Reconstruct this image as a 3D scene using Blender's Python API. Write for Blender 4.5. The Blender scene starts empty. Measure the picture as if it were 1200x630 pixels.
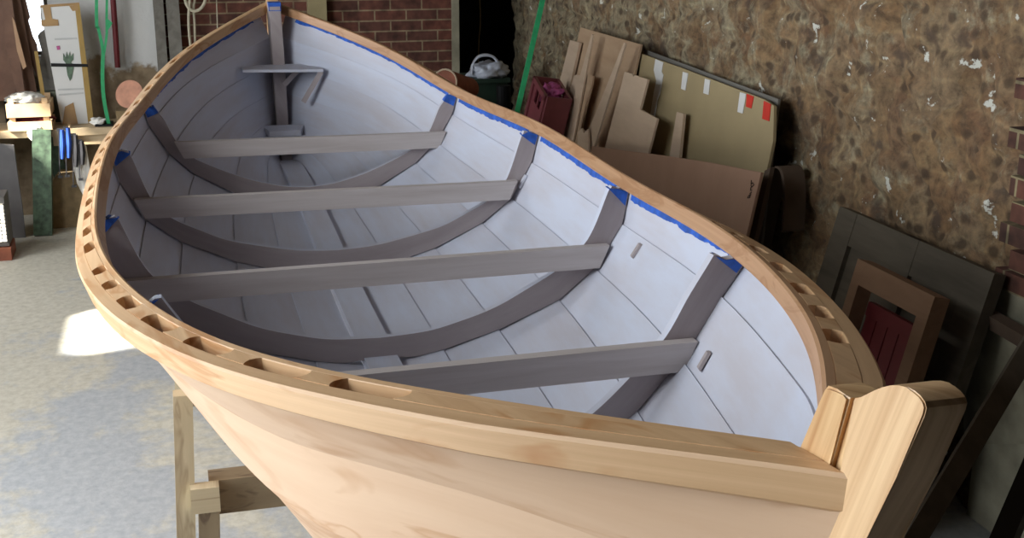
import bpy, bmesh, math, random
from mathutils import Vector, Matrix, noise
random.seed(7)
C = bpy.context.scene.collection
FLOOR = 1.25     # working frame: x = aft along the boat, y = to starboard, z = 0 at the sheer amidships; floor at -1.25
def W(p): return Vector((p[0], -p[1], p[2] + FLOOR))

# ------------------------------------------------------------------ camera
CAM = Vector((-2.55758, -0.58403, 0.81035)); YAW, PIT, ROL, F = 0.273562, 0.284579, -0.00232, 1447.2457
fw = Vector((math.cos(YAW)*math.cos(PIT), math.sin(YAW)*math.cos(PIT), -math.sin(PIT)))
r0 = Vector((-math.sin(YAW), math.cos(YAW), 0)); d0 = fw.cross(r0)
if d0.z > 0: d0 = -d0
rt = math.cos(ROL)*r0 + math.sin(ROL)*d0; dn = -math.sin(ROL)*r0 + math.cos(ROL)*d0
def ray(px, py): return fw + rt*((px-600)/F) + dn*((py-315)/F)
def onx(px, py, x): v = ray(px, py); return CAM + v*((x-CAM.x)/v.x)
def ony(px, py, y): v = ray(px, py); return CAM + v*((y-CAM.y)/v.y)
def onz(px, py, z): v = ray(px, py); return CAM + v*((z-CAM.z)/v.z)
def onlean(px, py, yb, s):      # plane leaning on the starboard wall: y = yb + s*(z+FLOOR)
    v = ray(px, py); t = (yb + s*(CAM.z+FLOOR) - CAM.y) / (v.y - s*v.z); return CAM + v*t
def onleanx(px, py, xb, s):     # plane leaning on the back wall
    v = ray(px, py); t = (xb + s*(CAM.z+FLOOR) - CAM.x) / (v.x - s*v.z); return CAM + v*t
cd = bpy.data.cameras.new('camera'); cam = bpy.data.objects.new('camera', cd); C.objects.link(cam)
flip = lambda v: Vector((v.x, -v.y, v.z))
M = Matrix((flip(rt), -flip(dn), -flip(fw))).transposed().to_4x4(); M.translation = W(CAM)
cam.matrix_world = M
cd.sensor_width = 36; cd.lens = F/1200*36; cd.clip_start = 0.05; cd.clip_end = 200
bpy.context.scene.camera = cam

# ------------------------------------------------------------------ materials
def newmat(name):
    m = bpy.data.materials.new(name); m.use_nodes = True; nt = m.node_tree; b = nt.nodes['Principled BSDF']; return m, nt, b
def N(nt, t, **k):
    n = nt.nodes.new(t)
    for a, v in k.items():
        if a in n.inputs: n.inputs[a].default_value = v
        else: setattr(n, a, v)
    return n
def ramp(nt, src, stops):
    r = nt.nodes.new('ShaderNodeValToRGB'); e = r.color_ramp.elements
    while len(e) < len(stops): e.new(0.5)
    for q, (p, c) in zip(e, stops): q.position = p; q.color = (*c, 1)
    nt.links.new(src, r.inputs[0]); return r
def mapped(nt, coord='UV', scale=(1,1,1)):
    tc = nt.nodes.new('ShaderNodeTexCoord'); mp = nt.nodes.new('ShaderNodeMapping'); mp.inputs['Scale'].default_value = scale
    nt.links.new(tc.outputs[coord], mp.inputs[0]); return mp.outputs[0]
def bump(nt, b, src, strength, dist=0.01):
    bp = N(nt, 'ShaderNodeBump', Strength=strength, Distance=dist); nt.links.new(src, bp.inputs['Height']); nt.links.new(bp.outputs[0], b.inputs['Normal'])
def mix(nt, fac, a, b_):
    m = nt.nodes.new('ShaderNodeMix'); m.data_type = 'RGBA'
    if hasattr(fac, 'is_linked') or not isinstance(fac, (int, float)): nt.links.new(fac, m.inputs[0])
    else: m.inputs[0].default_value = fac
    for i, v in ((6, a), (7, b_)):
        if isinstance(v, tuple): m.inputs[i].default_value = (*v, 1)
        else: nt.links.new(v, m.inputs[i])
    return m.outputs[2]
def wood(name, dark, light, su=1.6, sv=26, rough=0.55, contrast=0.5, figure=None, fs=3.0, coord='UV', bumps=0.08):
    m, nt, b = newmat(name)
    v = mapped(nt, coord, (su, sv, sv if coord != 'UV' else 1))
    n1 = N(nt, 'ShaderNodeTexNoise', Scale=1.0, Detail=6.0, Roughness=0.6, Distortion=0.35); nt.links.new(v, n1.inputs[0])
    c = ramp(nt, n1.outputs[0], [(0.5-contrast/2, dark), (0.5+contrast/2, light)]).outputs[0]
    if figure:
        v2 = mapped(nt, coord, (fs, fs*5, fs*5 if coord != 'UV' else 1))
        n2 = N(nt, 'ShaderNodeTexNoise', Scale=1.0, Detail=3.0, Distortion=1.6); nt.links.new(v2, n2.inputs[0])
        f = ramp(nt, n2.outputs[0], [(0.52, (0,0,0)), (0.6, (1,1,1)), (0.68, (0.15,)*3)]).outputs[0]
        mm = N(nt, 'ShaderNodeMath', operation='MULTIPLY'); nt.links.new(f, mm.inputs[0]); mm.inputs[1].default_value = 0.8
        c = mix(nt, mm.outputs[0], c, figure)
    nt.links.new(c, b.inputs['Base Color']); b.inputs['Roughness'].default_value = rough
    bump(nt, b, n1.outputs[0], bumps, 0.003)
    return m
def plain(name, col, rough=0.6, var=0.15, scale=8, metal=0, bumps=0.1):
    m, nt, b = newmat(name)
    n1 = N(nt, 'ShaderNodeTexNoise', Scale=float(scale), Detail=5.0); nt.links.new(mapped(nt, 'Object'), n1.inputs[0])
    lo = tuple(x*(1-var) for x in col); hi = tuple(min(1, x*(1+var)) for x in col)
    nt.links.new(ramp(nt, n1.outputs[0], [(0.3, lo), (0.7, hi)]).outputs[0], b.inputs['Base Color'])
    b.inputs['Roughness'].default_value = rough; b.inputs['Metallic'].default_value = metal
    bump(nt, b, n1.outputs[0], bumps, 0.004)
    return m
MAT = {}
MAT['rail'] = wood('rail wood', (0.56,0.335,0.165), (0.74,0.49,0.27), 1.3, 70, 0.42, 0.5, (0.50,0.235,0.085), 2.2)
MAT['inwale'] = wood('inwale wood', (0.44,0.235,0.12), (0.60,0.36,0.20), 1.5, 70, 0.45, 0.6, (0.40,0.20,0.09), 3)
MAT['stem'] = wood('stem wood', (0.56,0.32,0.145), (0.84,0.58,0.32), 0.9, 48, 0.35, 0.32)
MAT['apron'] = wood('apron wood', (0.50,0.26,0.10), (0.84,0.58,0.30), 0.9, 42, 0.3, 0.3)
MAT['hull_out'] = wood('bare planking', (0.64,0.41,0.25), (0.78,0.56,0.38), 1.3, 16, 0.45, 0.7, (0.54,0.30,0.15), 1.4, bumps=0.03)
def primer(name, base, streak, amt):
    m, nt, b = newmat(name)
    n1 = N(nt, 'ShaderNodeTexNoise', Scale=1.0, Detail=7.0, Roughness=0.65); nt.links.new(mapped(nt, 'UV', (2.2, 14, 1)), n1.inputs[0])
    n2 = N(nt, 'ShaderNodeTexNoise', Scale=1.0, Detail=3.0); nt.links.new(mapped(nt, 'UV', (1.6, 3.5, 1)), n2.inputs[0])
    a = N(nt, 'ShaderNodeMath', operation='ADD'); nt.links.new(n1.outputs[0], a.inputs[0]); nt.links.new(n2.outputs[0], a.inputs[1])
    h = N(nt, 'ShaderNodeMath', operation='MULTIPLY'); nt.links.new(a.outputs[0], h.inputs[0]); h.inputs[1].default_value = 0.5
    nt.links.new(ramp(nt, h.outputs[0], [(0.5-amt, streak), (0.5+amt*0.6, base)]).outputs[0], b.inputs['Base Color'])
    b.inputs['Roughness'].default_value = 0.6; bump(nt, b, n1.outputs[0], 0.05, 0.003); return m
MAT['primer'] = primer('thin white primer', (0.62,0.655,0.76), (0.56,0.54,0.58), 0.16)
MAT['frame'] = primer('grey primed frame', (0.44,0.385,0.38), (0.31,0.26,0.255), 0.18)
MAT['brace'] = wood('primed brace', (0.47,0.41,0.38), (0.66,0.61,0.59), 2, 30, 0.6, 0.6)
MAT['tape'] = plain('blue masking tape', (0.02,0.11,0.50), 0.55, 0.35, 30)
MAT['ply'] = wood('plywood', (0.38,0.25,0.15), (0.52,0.37,0.24), 3, 14, 0.6, 0.6, coord='Object')
MAT['ply_b'] = wood('pale plywood', (0.48,0.36,0.25), (0.62,0.48,0.35), 3, 14, 0.6, 0.6, coord='Object')
MAT['ply_red'] = wood('reddish plywood', (0.27,0.155,0.10), (0.36,0.22,0.15), 6, 3, 0.55, 0.8, coord='Object')
MAT['board'] = plain('brown card', (0.36,0.285,0.155), 0.6, 0.10, 3)
MAT['ply_edge'] = plain('dark board edge', (0.10,0.07,0.05), 0.8)
MAT['olddoor'] = wood('weathered grey door', (0.060,0.050,0.036), (0.125,0.105,0.078), 2, 16, 0.7, 0.6, coord='Object')
MAT['brownframe'] = wood('brown frame wood', (0.17,0.095,0.055), (0.25,0.15,0.09), 3, 20, 0.6, 0.6, coord='Object')
MAT['maroon'] = plain('maroon paint', (0.13,0.022,0.025), 0.45, 0.2, 5)
MAT['black'] = plain('black', (0.012,0.012,0.013), 0.5)
MAT['white_tape'] = plain('white tape', (0.72,0.72,0.70), 0.5, 0.05)
MAT['red_tape'] = plain('red tape', (0.60,0.035,0.02), 0.5, 0.1)
MAT['timber'] = wood('trestle timber', (0.46,0.38,0.24), (0.62,0.53,0.36), 2, 22, 0.7, 0.6, (0.34,0.26,0.16), 3)
MAT['timber_old'] = wood('aged trestle timber', (0.20,0.15,0.09), (0.33,0.26,0.16), 3, 16, 0.75, 0.6, (0.12,0.08,0.05), 4)
MAT['grey_post'] = wood('grey weathered post', (0.11,0.10,0.085), (0.22,0.21,0.18), 1, 14, 0.85, 0.5, coord='Object')
MAT['pale_post'] = wood('pale post', (0.22,0.18,0.09), (0.40,0.33,0.18), 14, 3, 0.8, 0.5, coord='Object')
MAT['green_strap'] = plain('green webbing', (0.02,0.30,0.11), 0.6, 0.15, 40)
MAT['navy_strap'] = plain('navy webbing', (0.03,0.04,0.11), 0.6, 0.1)
MAT['rope'] = plain('cream rope', (0.46,0.42,0.31), 0.8, 0.15, 60)
MAT['terracotta'] = plain('terracotta', (0.27,0.085,0.045), 0.7, 0.25, 12)
MAT['terra_rim'] = plain('pale rim', (0.62,0.50,0.36), 0.7)
MAT['pink_clay'] = plain('pinkish clay', (0.50,0.24,0.15), 0.7, 0.2, 20)
MAT['plastic_bag'] = plain('white plastic', (0.52,0.56,0.64), 0.35, 0.15, 14)
MAT['green_box'] = plain('dark green plastic', (0.022,0.045,0.030), 0.5, 0.2)
MAT['crate'] = plain('maroon crate', (0.20,0.05,0.06), 0.45, 0.15)
MAT['pink'] = plain('pink cloth', (0.40,0.08,0.22), 0.7, 0.5, 30)
MAT['bench'] = wood('bench wood', (0.42,0.31,0.18), (0.60,0.47,0.30), 8, 8, 0.7, 0.6, coord='Object')
MAT['cratewood'] = wood('crate wood', (0.50,0.33,0.18), (0.66,0.48,0.28), 8, 8, 0.7, 0.6, coord='Object')
MAT['grn_leg'] = plain('flaking green paint', (0.05,0.085,0.05), 0.6, 0.6, 26)
MAT['sack'] = plain('hessian', (0.23,0.165,0.085), 0.9, 0.2, 20)
MAT['blue_grip'] = plain('blue clamp bar', (0.02,0.06,0.30), 0.4, 0.3)
MAT['steel'] = plain('dull steel', (0.05,0.05,0.055), 0.45, 0.2, 20, 0.6)
MAT['rag'] = plain('white rag', (0.86,0.84,0.78), 0.8, 0.05)
MAT['greybox'] = plain('grey green tin', (0.10,0.11,0.075), 0.6, 0.25)
MAT['panelwhite'] = plain('white panel', (0.62,0.62,0.60), 0.4, 0.06, 3)
MAT['packtape'] = plain('brown packing tape', (0.34,0.20,0.07), 0.4, 0.15)
MAT['ochre'] = plain('ochre edge', (0.33,0.21,0.05), 0.6, 0.15)
MAT['brownboard'] = wood('dark stacked board', (0.10,0.05,0.032), (0.20,0.11,0.07), 8, 8, 0.75, 0.6, coord='Object')
MAT['tanboard'] = wood('tan stacked board', (0.34,0.20,0.11), (0.50,0.32,0.19), 8, 8, 0.7, 0.6, coord='Object')
MAT['slate'] = plain('grey board', (0.13,0.125,0.125), 0.7, 0.15)
MAT['heater_grey'] = plain('grey enamel', (0.16,0.15,0.14), 0.5)
MAT['leafgreen'] = plain('printed green', (0.08,0.13,0.08), 0.5, 0.4, 40)
MAT['print_grey'] = plain('printed grey', (0.45,0.46,0.45), 0.5, 0.1)
MAT['cloud'] = plain('cobweb black', (0.02,0.018,0.015), 0.9, 0.3)
def clear(name):
    m, nt, b = newmat(name); b.inputs['Base Color'].default_value = (0.75,0.76,0.72,1); b.inputs['Roughness'].default_value = 0.15
    b.inputs['Alpha'].default_value = 0.45; return m
MAT['clear'] = clear('clear plastic')
def glow(name, col, s):
    m, nt, b = newmat(name); b.inputs['Emission Color'].default_value = (*col, 1); b.inputs['Emission Strength'].default_value = s; return m
MAT['glow'] = glow('lit heater element', (1.0,0.93,0.75), 3.0)
for k_ in ('olddoor','black','ply_edge','brownframe','maroon'):
    MAT[k_].node_tree.nodes['Principled BSDF'].inputs['Specular IOR Level'].default_value = .15
# walls and floor
def stone():
    m, nt, b = newmat('rubble stone wall'); L = nt.links
    v = mapped(nt, 'Object')
    nd = N(nt, 'ShaderNodeTexNoise', Scale=3.2, Detail=1.0); L.new(v, nd.inputs[0])
    vm = N(nt, 'ShaderNodeVectorMath', operation='MULTIPLY_ADD'); L.new(nd.outputs['Color'], vm.inputs[0]); vm.inputs[1].default_value = (0.10,)*3; L.new(v, vm.inputs[2])
    big = N(nt, 'ShaderNodeTexNoise', Scale=2.4, Detail=5.0, Roughness=0.6); L.new(v, big.inputs[0])
    vor = N(nt, 'ShaderNodeTexVoronoi', Scale=7.5); L.new(vm.outputs[0], vor.inputs[0])
    edge = N(nt, 'ShaderNodeTexVoronoi', Scale=7.5, feature='DISTANCE_TO_EDGE'); L.new(vm.outputs[0], edge.inputs[0])
    fine = N(nt, 'ShaderNodeTexNoise', Scale=22.0, Detail=7.0, Roughness=0.7); L.new(v, fine.inputs[0])
    c = ramp(nt, big.outputs[0], [(0.30, (0.12,0.08,0.05)), (0.43, (0.27,0.165,0.08)), (0.53, (0.44,0.32,0.18)), (0.62, (0.34,0.20,0.10)), (0.76, (0.50,0.42,0.29))]).outputs[0]
    vc = N(nt, 'ShaderNodeSeparateColor'); L.new(vor.outputs['Color'], vc.inputs[0])
    c2 = ramp(nt, vc.outputs[0], [(0.0, (0.17,0.10,0.065)), (0.3, (0.33,0.20,0.10)), (0.6, (0.43,0.35,0.24)), (0.8, (0.30,0.155,0.095)), (1.0, (0.36,0.30,0.22))]).outputs[0]
    c = mix(nt, 0.40, c, c2)
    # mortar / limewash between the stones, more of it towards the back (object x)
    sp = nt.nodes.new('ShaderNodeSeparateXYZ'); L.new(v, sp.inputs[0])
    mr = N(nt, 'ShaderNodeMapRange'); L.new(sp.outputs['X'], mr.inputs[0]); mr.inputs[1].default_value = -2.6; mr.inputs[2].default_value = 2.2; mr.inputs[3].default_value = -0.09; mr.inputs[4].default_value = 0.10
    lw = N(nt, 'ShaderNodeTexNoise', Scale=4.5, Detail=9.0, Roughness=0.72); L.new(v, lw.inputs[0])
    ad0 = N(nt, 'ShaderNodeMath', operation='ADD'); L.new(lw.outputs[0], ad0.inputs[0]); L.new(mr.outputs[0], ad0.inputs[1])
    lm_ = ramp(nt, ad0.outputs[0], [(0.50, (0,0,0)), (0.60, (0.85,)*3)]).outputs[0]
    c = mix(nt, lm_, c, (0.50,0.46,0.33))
    # ghost of the coursed masonry under the wash
    cbx = nt.nodes.new('ShaderNodeCombineXYZ'); spw = nt.nodes.new('ShaderNodeSeparateXYZ'); L.new(vm.outputs[0], spw.inputs[0]); L.new(spw.outputs['X'], cbx.inputs[0]); L.new(spw.outputs['Z'], cbx.inputs[1])
    bt_ = N(nt, 'ShaderNodeTexBrick', Scale=1.0); L.new(cbx.outputs[0], bt_.inputs[0]); bt_.inputs['Brick Width'].default_value = .24; bt_.inputs['Row Height'].default_value = .11; bt_.inputs['Mortar Size'].default_value = .014; bt_.inputs['Mortar Smooth'].default_value = 1.0
    bt_.inputs['Color1'].default_value = (.85,.72,.60,1); bt_.inputs['Color2'].default_value = (1.15,1.05,.92,1); bt_.inputs['Mortar'].default_value = (1.25,1.2,1.05,1)
    mb = nt.nodes.new('ShaderNodeMix'); mb.data_type = 'RGBA'; mb.blend_type = 'MULTIPLY'; mb.inputs[0].default_value = .75; L.new(c, mb.inputs[6]); L.new(bt_.outputs[0], mb.inputs[7]); c = mb.outputs[2]
    fr = ramp(nt, fine.outputs[0], [(0.30, (0.36,0.34,0.32)), (0.50, (0.95,)*3), (0.70, (1.45,1.42,1.32))]).outputs[0]
    mu = nt.nodes.new('ShaderNodeMix'); mu.data_type = 'RGBA'; mu.blend_type = 'MULTIPLY'; mu.inputs[0].default_value = 1
    L.new(c, mu.inputs[6]); L.new(fr, mu.inputs[7]); c = mu.outputs[2]
    c = mix(nt, 0.44, c, (0.036,0.030,0.020))
    pv = N(nt, 'ShaderNodeTexVoronoi', Scale=15.0); L.new(v, pv.inputs[0]); pc_ = N(nt, 'ShaderNodeSeparateColor'); L.new(pv.outputs['Color'], pc_.inputs[0])
    k1 = ramp(nt, pv.outputs['Distance'], [(0.22, (1,1,1)), (0.42, (0,0,0))]).outputs[0]; k2 = ramp(nt, pc_.outputs[1], [(0.62, (0,0,0)), (0.72, (1,1,1))]).outputs[0]
    k3 = N(nt, 'ShaderNodeMath', operation='MULTIPLY'); L.new(k1, k3.inputs[0]); L.new(k2, k3.inputs[1]); k4 = N(nt, 'ShaderNodeMath', operation='MULTIPLY'); L.new(k3.outputs[0], k4.inputs[0]); k4.inputs[1].default_value = .78
    c = mix(nt, k4.outputs[0], c, (0.06,0.036,0.02))
    pn = N(nt, 'ShaderNodeTexNoise', Scale=8.5, Detail=3.5, Roughness=0.5, Distortion=0.0); L.new(vm.outputs[0], pn.inputs[0])
    pm = ramp(nt, pn.outputs[0], [(0.30, (0.8,)*3), (0.40, (0,0,0))]).outputs[0]
    c = mix(nt, pm, c, (0.075,0.05,0.035))
    fl = N(nt, 'ShaderNodeTexNoise', Scale=10.0, Detail=7.0, Roughness=0.62); L.new(v, fl.inputs[0])
    fm = ramp(nt, fl.outputs[0], [(0.635, (0,0,0)), (0.66, (0.95,)*3)]).outputs[0]
    c = mix(nt, fm, c, (0.66,0.66,0.58))
    L.new(c, b.inputs['Base Color']); b.inputs['Roughness'].default_value = 0.9
    ad = N(nt, 'ShaderNodeMath', operation='ADD'); L.new(fine.outputs[0], ad.inputs[0]); L.new(edge.outputs['Distance'], ad.inputs[1])
    bump(nt, b, ad.outputs[0], 0.45, 0.025); return m
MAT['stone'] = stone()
def brick(name, c1, c2, mortar, orient=(math.pi/2,0,math.pi/2), bw=0.23, rh=0.075):
    m, nt, b = newmat(name); L = nt.links
    tc = nt.nodes.new('ShaderNodeTexCoord'); mp = nt.nodes.new('ShaderNodeMapping'); L.new(tc.outputs['Object'], mp.inputs[0])
    sp = nt.nodes.new('ShaderNodeSeparateXYZ'); L.new(tc.outputs['Object'], sp.inputs[0]); cb = nt.nodes.new('ShaderNodeCombineXYZ')
    L.new(sp.outputs['Y' if orient else 'X'], cb.inputs[0]); L.new(sp.outputs['Z'], cb.inputs[1])
    br = N(nt, 'ShaderNodeTexBrick', Scale=1.0); L.new(cb.outputs[0], br.inputs[0]); br.offset = 0.5
    br.inputs['Brick Width'].default_value = bw; br.inputs['Row Height'].default_value = rh; br.inputs['Mortar Size'].default_value = 0.006; br.inputs['Mortar Smooth'].default_value = 0.25
    br.inputs['Color1'].default_value = (*c1,1); br.inputs['Color2'].default_value = (*c2,1); br.inputs['Mortar'].default_value = (*mortar,1); br.inputs['Bias'].default_value = 0.0
    n1 = N(nt, 'ShaderNodeTexNoise', Scale=14.0, Detail=6.0); L.new(tc.outputs['Object'], n1.inputs[0])
    fr = ramp(nt, n1.outputs[0], [(0.3, (0.5,)*3), (0.7, (1.35,)*3)]).outputs[0]
    mu = nt.nodes.new('ShaderNodeMix'); mu.data_type = 'RGBA'; mu.blend_type = 'MULTIPLY'; mu.inputs[0].default_value = 1
    L.new(br.outputs[0], mu.inputs[6]); L.new(fr, mu.inputs[7]); L.new(mu.outputs[2], b.inputs['Base Color'])
    b.inputs['Roughness'].default_value = 0.9; bump(nt, b, br.outputs['Fac'], -0.4, 0.006); return m
MAT['brick'] = brick('red brick wall', (0.15,0.05,0.032), (0.085,0.035,0.025), (0.24,0.18,0.11), True)
MAT['brick_x'] = brick('rough red brick', (0.13,0.05,0.032), (0.07,0.035,0.025), (0.27,0.22,0.12), False)
def plaster():
    m, nt, b = newmat('patched plaster'); L = nt.links; v = mapped(nt, 'Object')
    n1 = N(nt, 'ShaderNodeTexNoise', Scale=3.5, Detail=6.0, Roughness=0.6); L.new(v, n1.inputs[0])
    sp = nt.nodes.new('ShaderNodeSeparateXYZ'); L.new(v, sp.inputs[0])
    # limewash survives high up; bare stone shows low down (object z)
    mr = N(nt, 'ShaderNodeMapRange'); L.new(sp.outputs['Z'], mr.inputs[0]); mr.inputs[1].default_value = 0.65; mr.inputs[2].default_value = 1.75
    ad = N(nt, 'ShaderNodeMath', operation='ADD'); L.new(mr.outputs[0], ad.inputs[0]); L.new(n1.outputs[0], ad.inputs[1])
    f = ramp(nt, ad.outputs[0], [(0.78, (0,0,0)), (0.86, (1,1,1))]).outputs[0]
    n2 = N(nt, 'ShaderNodeTexNoise', Scale=12.0, Detail=6.0); L.new(v, n2.inputs[0])
    st = ramp(nt, n2.outputs[0], [(0.3, (0.17,0.12,0.07)), (0.7, (0.34,0.26,0.165))]).outputs[0]
    L.new(mix(nt, f, st, (0.56,0.56,0.54)), b.inputs['Base Color']); b.inputs['Roughness'].default_value = 0.9; bump(nt, b, n2.outputs[0], 0.5, 0.02); return m
MAT['plaster'] = plaster()
MAT['daub'] = plain('pale render', (0.30,0.28,0.20), 0.9, 0.3, 8, bumps=0.4)
def floor_mat():
    m, nt, b = newmat('dusty concrete'); L = nt.links; v = mapped(nt, 'Object')
    n1 = N(nt, 'ShaderNodeTexNoise', Scale=1.1, Detail=9.0, Roughness=0.68, Distortion=0.3); L.new(v, n1.inputs[0])
    n2 = N(nt, 'ShaderNodeTexNoise', Scale=26.0, Detail=6.0, Roughness=0.7); L.new(v, n2.inputs[0])
    n3 = N(nt, 'ShaderNodeTexNoise', Scale=7.0, Detail=8.0, Roughness=0.7); L.new(v, n3.inputs[0])
    sp = nt.nodes.new('ShaderNodeSeparateXYZ'); L.new(v, sp.inputs[0])
    # paint spilled around the trestles: bluer near x<3, y<1.2
    mr = N(nt, 'ShaderNodeMapRange'); L.new(sp.outputs['X'], mr.inputs[0]); mr.inputs[1].default_value = 3.6; mr.inputs[2].default_value = 1.2; mr.inputs[3].default_value = -0.10; mr.inputs[4].default_value = 0.05
    mr2 = N(nt, 'ShaderNodeMapRange'); L.new(sp.outputs['Y'], mr2.inputs[0]); mr2.inputs[1].default_value = 1.35; mr2.inputs[2].default_value = 0.6; mr2.inputs[3].default_value = -0.05; mr2.inputs[4].default_value = 0.09
    a = N(nt, 'ShaderNodeMath', operation='ADD'); L.new(n1.outputs[0], a.inputs[0]); L.new(mr.outputs[0], a.inputs[1])
    a1 = N(nt, 'ShaderNodeMath', operation='ADD'); L.new(a.outputs[0], a1.inputs[0]); L.new(mr2.outputs[0], a1.inputs[1])
    h3 = N(nt, 'ShaderNodeMath', operation='MULTIPLY_ADD'); L.new(n3.outputs[0], h3.inputs[0]); h3.inputs[1].default_value = 0.22; L.new(a1.outputs[0], h3.inputs[2])
    f = ramp(nt, h3.outputs[0], [(0.655, (0,0,0)), (0.74, (1,1,1))]).outputs[0]
    base = ramp(nt, n2.outputs[0], [(0.3, (0.45,0.425,0.345)), (0.6, (0.60,0.575,0.485))]).outputs[0]
    blue = ramp(nt, n2.outputs[0], [(0.3, (0.34,0.365,0.39)), (0.65, (0.47,0.49,0.50))]).outputs[0]
    c = mix(nt, f, base, blue)
    sf = ramp(nt, n3.outputs[0], [(0.66, (0,0,0)), (0.70, (0.5,)*3)]).outputs[0]
    c = mix(nt, sf, c, (0.16,0.15,0.13))
    L.new(c, b.inputs['Base Color']); b.inputs['Roughness'].default_value = 0.62; bump(nt, b, n2.outputs[0], 0.25, 0.006); return m
MAT['floor'] = floor_mat()
MAT['ceiling'] = plain('dark ceiling boards', (0.05,0.042,0.035), 0.9)
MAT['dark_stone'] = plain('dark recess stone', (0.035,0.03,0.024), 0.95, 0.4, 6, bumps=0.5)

# ------------------------------------------------------------------ mesh helpers (all take the working frame)
SM = {'plank','inwale','outwale','spacer_block','outer_stem','apron','far_apron','far_stem','frame','hog','keel','grip','tin','body','loop','strand','string','strap'}
def mesh_obj(name, bm, mats, parent=None, origin=None, smooth=False, recalc=True):
    for v in bm.verts: v.co = W(v.co)
    if recalc: bmesh.ops.recalc_face_normals(bm, faces=bm.faces[:])
    org = parent['_o'] if parent is not None and '_o' in parent else None
    if parent is not None: o0 = Vector(parent.matrix_world.translation) if org is None else Vector(org)
    elif origin is not None: o0 = W(origin)
    else:
        o0 = Vector((sum(v.co.x for v in bm.verts), sum(v.co.y for v in bm.verts), 0))/max(1, len(bm.verts)); o0.z = min(v.co.z for v in bm.verts)
    for v in bm.verts: v.co -= o0
    me = bpy.data.meshes.new(name); bm.to_mesh(me); bm.free()
    for m in (mats if isinstance(mats, (list, tuple)) else [mats]): me.materials.append(MAT[m] if isinstance(m, str) else m)
    if name == 'masking_tape' and mats == 'tape': lab_ = 'strip of blue masking tape'
    else: lab_ = None
    if smooth:
        for p in me.polygons: p.use_smooth = True
    elif name in SM:
        for p in me.polygons: p.use_smooth = True
        me.set_sharp_from_angle(angle=math.radians(28))
    o = bpy.data.objects.new(name, me); C.objects.link(o)
    if lab_: o['label'] = lab_
    if parent is not None: o.parent = parent; o['_o'] = list(o0)
    else: o.location = o0; o['_o'] = list(o0)
    return o
def empty(name, loc, label, cat, group=None):
    o = bpy.data.objects.new(name, None); C.objects.link(o); o.location = W(loc); o['_o'] = list(W(loc)); o.empty_display_size = 0.1
    return tag(o, label, cat, group)
def tag(o, label, cat, group=None, kind=None):
    o['label'] = label; o['category'] = cat
    if group: o['group'] = group
    if kind: o['kind'] = kind
    return o
def uvl(bm): return bm.loops.layers.uv.verify()
def loft(rings, bm=None, caps=True, closed=True, mat=None, u0=0.0):
    """rings: list of equal-length point lists; u along, v across"""
    bm = bm or bmesh.new(); uv = uvl(bm); vr = [[bm.verts.new(p) for p in r] for r in rings]; n = len(rings[0])
    us = [u0]
    for i in range(1, len(rings)): us.append(us[-1] + (Vector(rings[i][0])-Vector(rings[i-1][0])).length)
    mid = rings[len(rings)//2]; vs = [0.0]
    for j in range(1, n+1): vs.append(vs[-1] + (Vector(mid[j % n])-Vector(mid[j-1])).length)
    for i in range(len(rings)-1):
        for j in range(n if closed else n-1):
            k = (j+1) % n
            try: f = bm.faces.new((vr[i][j], vr[i+1][j], vr[i+1][k], vr[i][k]))
            except ValueError: continue
            for l, c in zip(f.loops, ((us[i],vs[j]), (us[i+1],vs[j]), (us[i+1],vs[j+1]), (us[i],vs[j+1]))): l[uv].uv = c
            if mat: f.material_index = mat(j)
    if caps and closed:
        for r in (vr[0], vr[-1]):
            try: f = bm.faces.new(r)
            except ValueError: continue
            for l in f.loops: l[uv].uv = (l.vert.co.y*0.3 + l.vert.co.x, l.vert.co.z)
    return bm
def bar(a, b, w, h, up=(0,0,1), bm=None, bev=0.0):
    """box from a to b, w across, h along up"""
    a, b = Vector(a), Vector(b); d = (b-a).normalized(); s = d.cross(Vector(up)).normalized(); u = s.cross(d).normalized()
    if bev > 0:
        sec = [(w/2-bev,-h/2),(w/2,-h/2+bev),(w/2,h/2-bev),(w/2-bev,h/2),(-w/2+bev,h/2),(-w/2,h/2-bev),(-w/2,-h/2+bev),(-w/2+bev,-h/2)]
    else: sec = [(w/2,-h/2),(w/2,h/2),(-w/2,h/2),(-w/2,-h/2)]
    return loft([[p + s*x + u*y for x, y in sec] for p in (a, b)], bm, u0=random.random()*5)
def box(x0,x1,y0,y1,z0,z1, bm=None):
    return loft([[(x,y0,z0),(x,y1,z0),(x,y1,z1),(x,y0,z1)] for x in (x0,x1)], bm)
def slab(pts, thick, bm=None, bev=0.0):
    """polygon pts extruded by vector thick"""
    bm = bm or bmesh.new(); uv = uvl(bm); t = Vector(thick); pts = [Vector(p) for p in pts]
    a = [bm.verts.new(p) for p in pts]; b = [bm.verts.new(p+t) for p in pts]; fs = [bm.faces.new(a), bm.faces.new(b[::-1])]
    for i in range(len(a)):
        j = (i+1) % len(a); fs.append(bm.faces.new((a[i], b[i], b[j], a[j])))
    ax = (pts[1]-pts[0]).normalized(); nn = t.normalized(); ay = nn.cross(ax)
    for f in fs:
        for l in f.loops: q = l.vert.co-pts[0]; l[uv].uv = (q.dot(ay)+q.dot(nn)*.2, q.dot(ax)+q.dot(nn))
    return bm
def tube(pts, r, bm=None, seg=8, flat=None):
    pts = [Vector(p) for p in pts]; rings = []
    for i, p in enumerate(pts):
        d = (pts[min(i+1,len(pts)-1)]-pts[max(i-1,0)]).normalized(); s = d.cross(Vector((0.13,0.97,0.21))).normalized(); u = s.cross(d)
        rr = r[i] if isinstance(r, (list, tuple)) else r
        rings.append([p + s*rr*math.cos(2*math.pi*k/seg) + u*rr*math.sin(2*math.pi*k/seg) for k in range(seg)])
    return loft(rings, bm)
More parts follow.
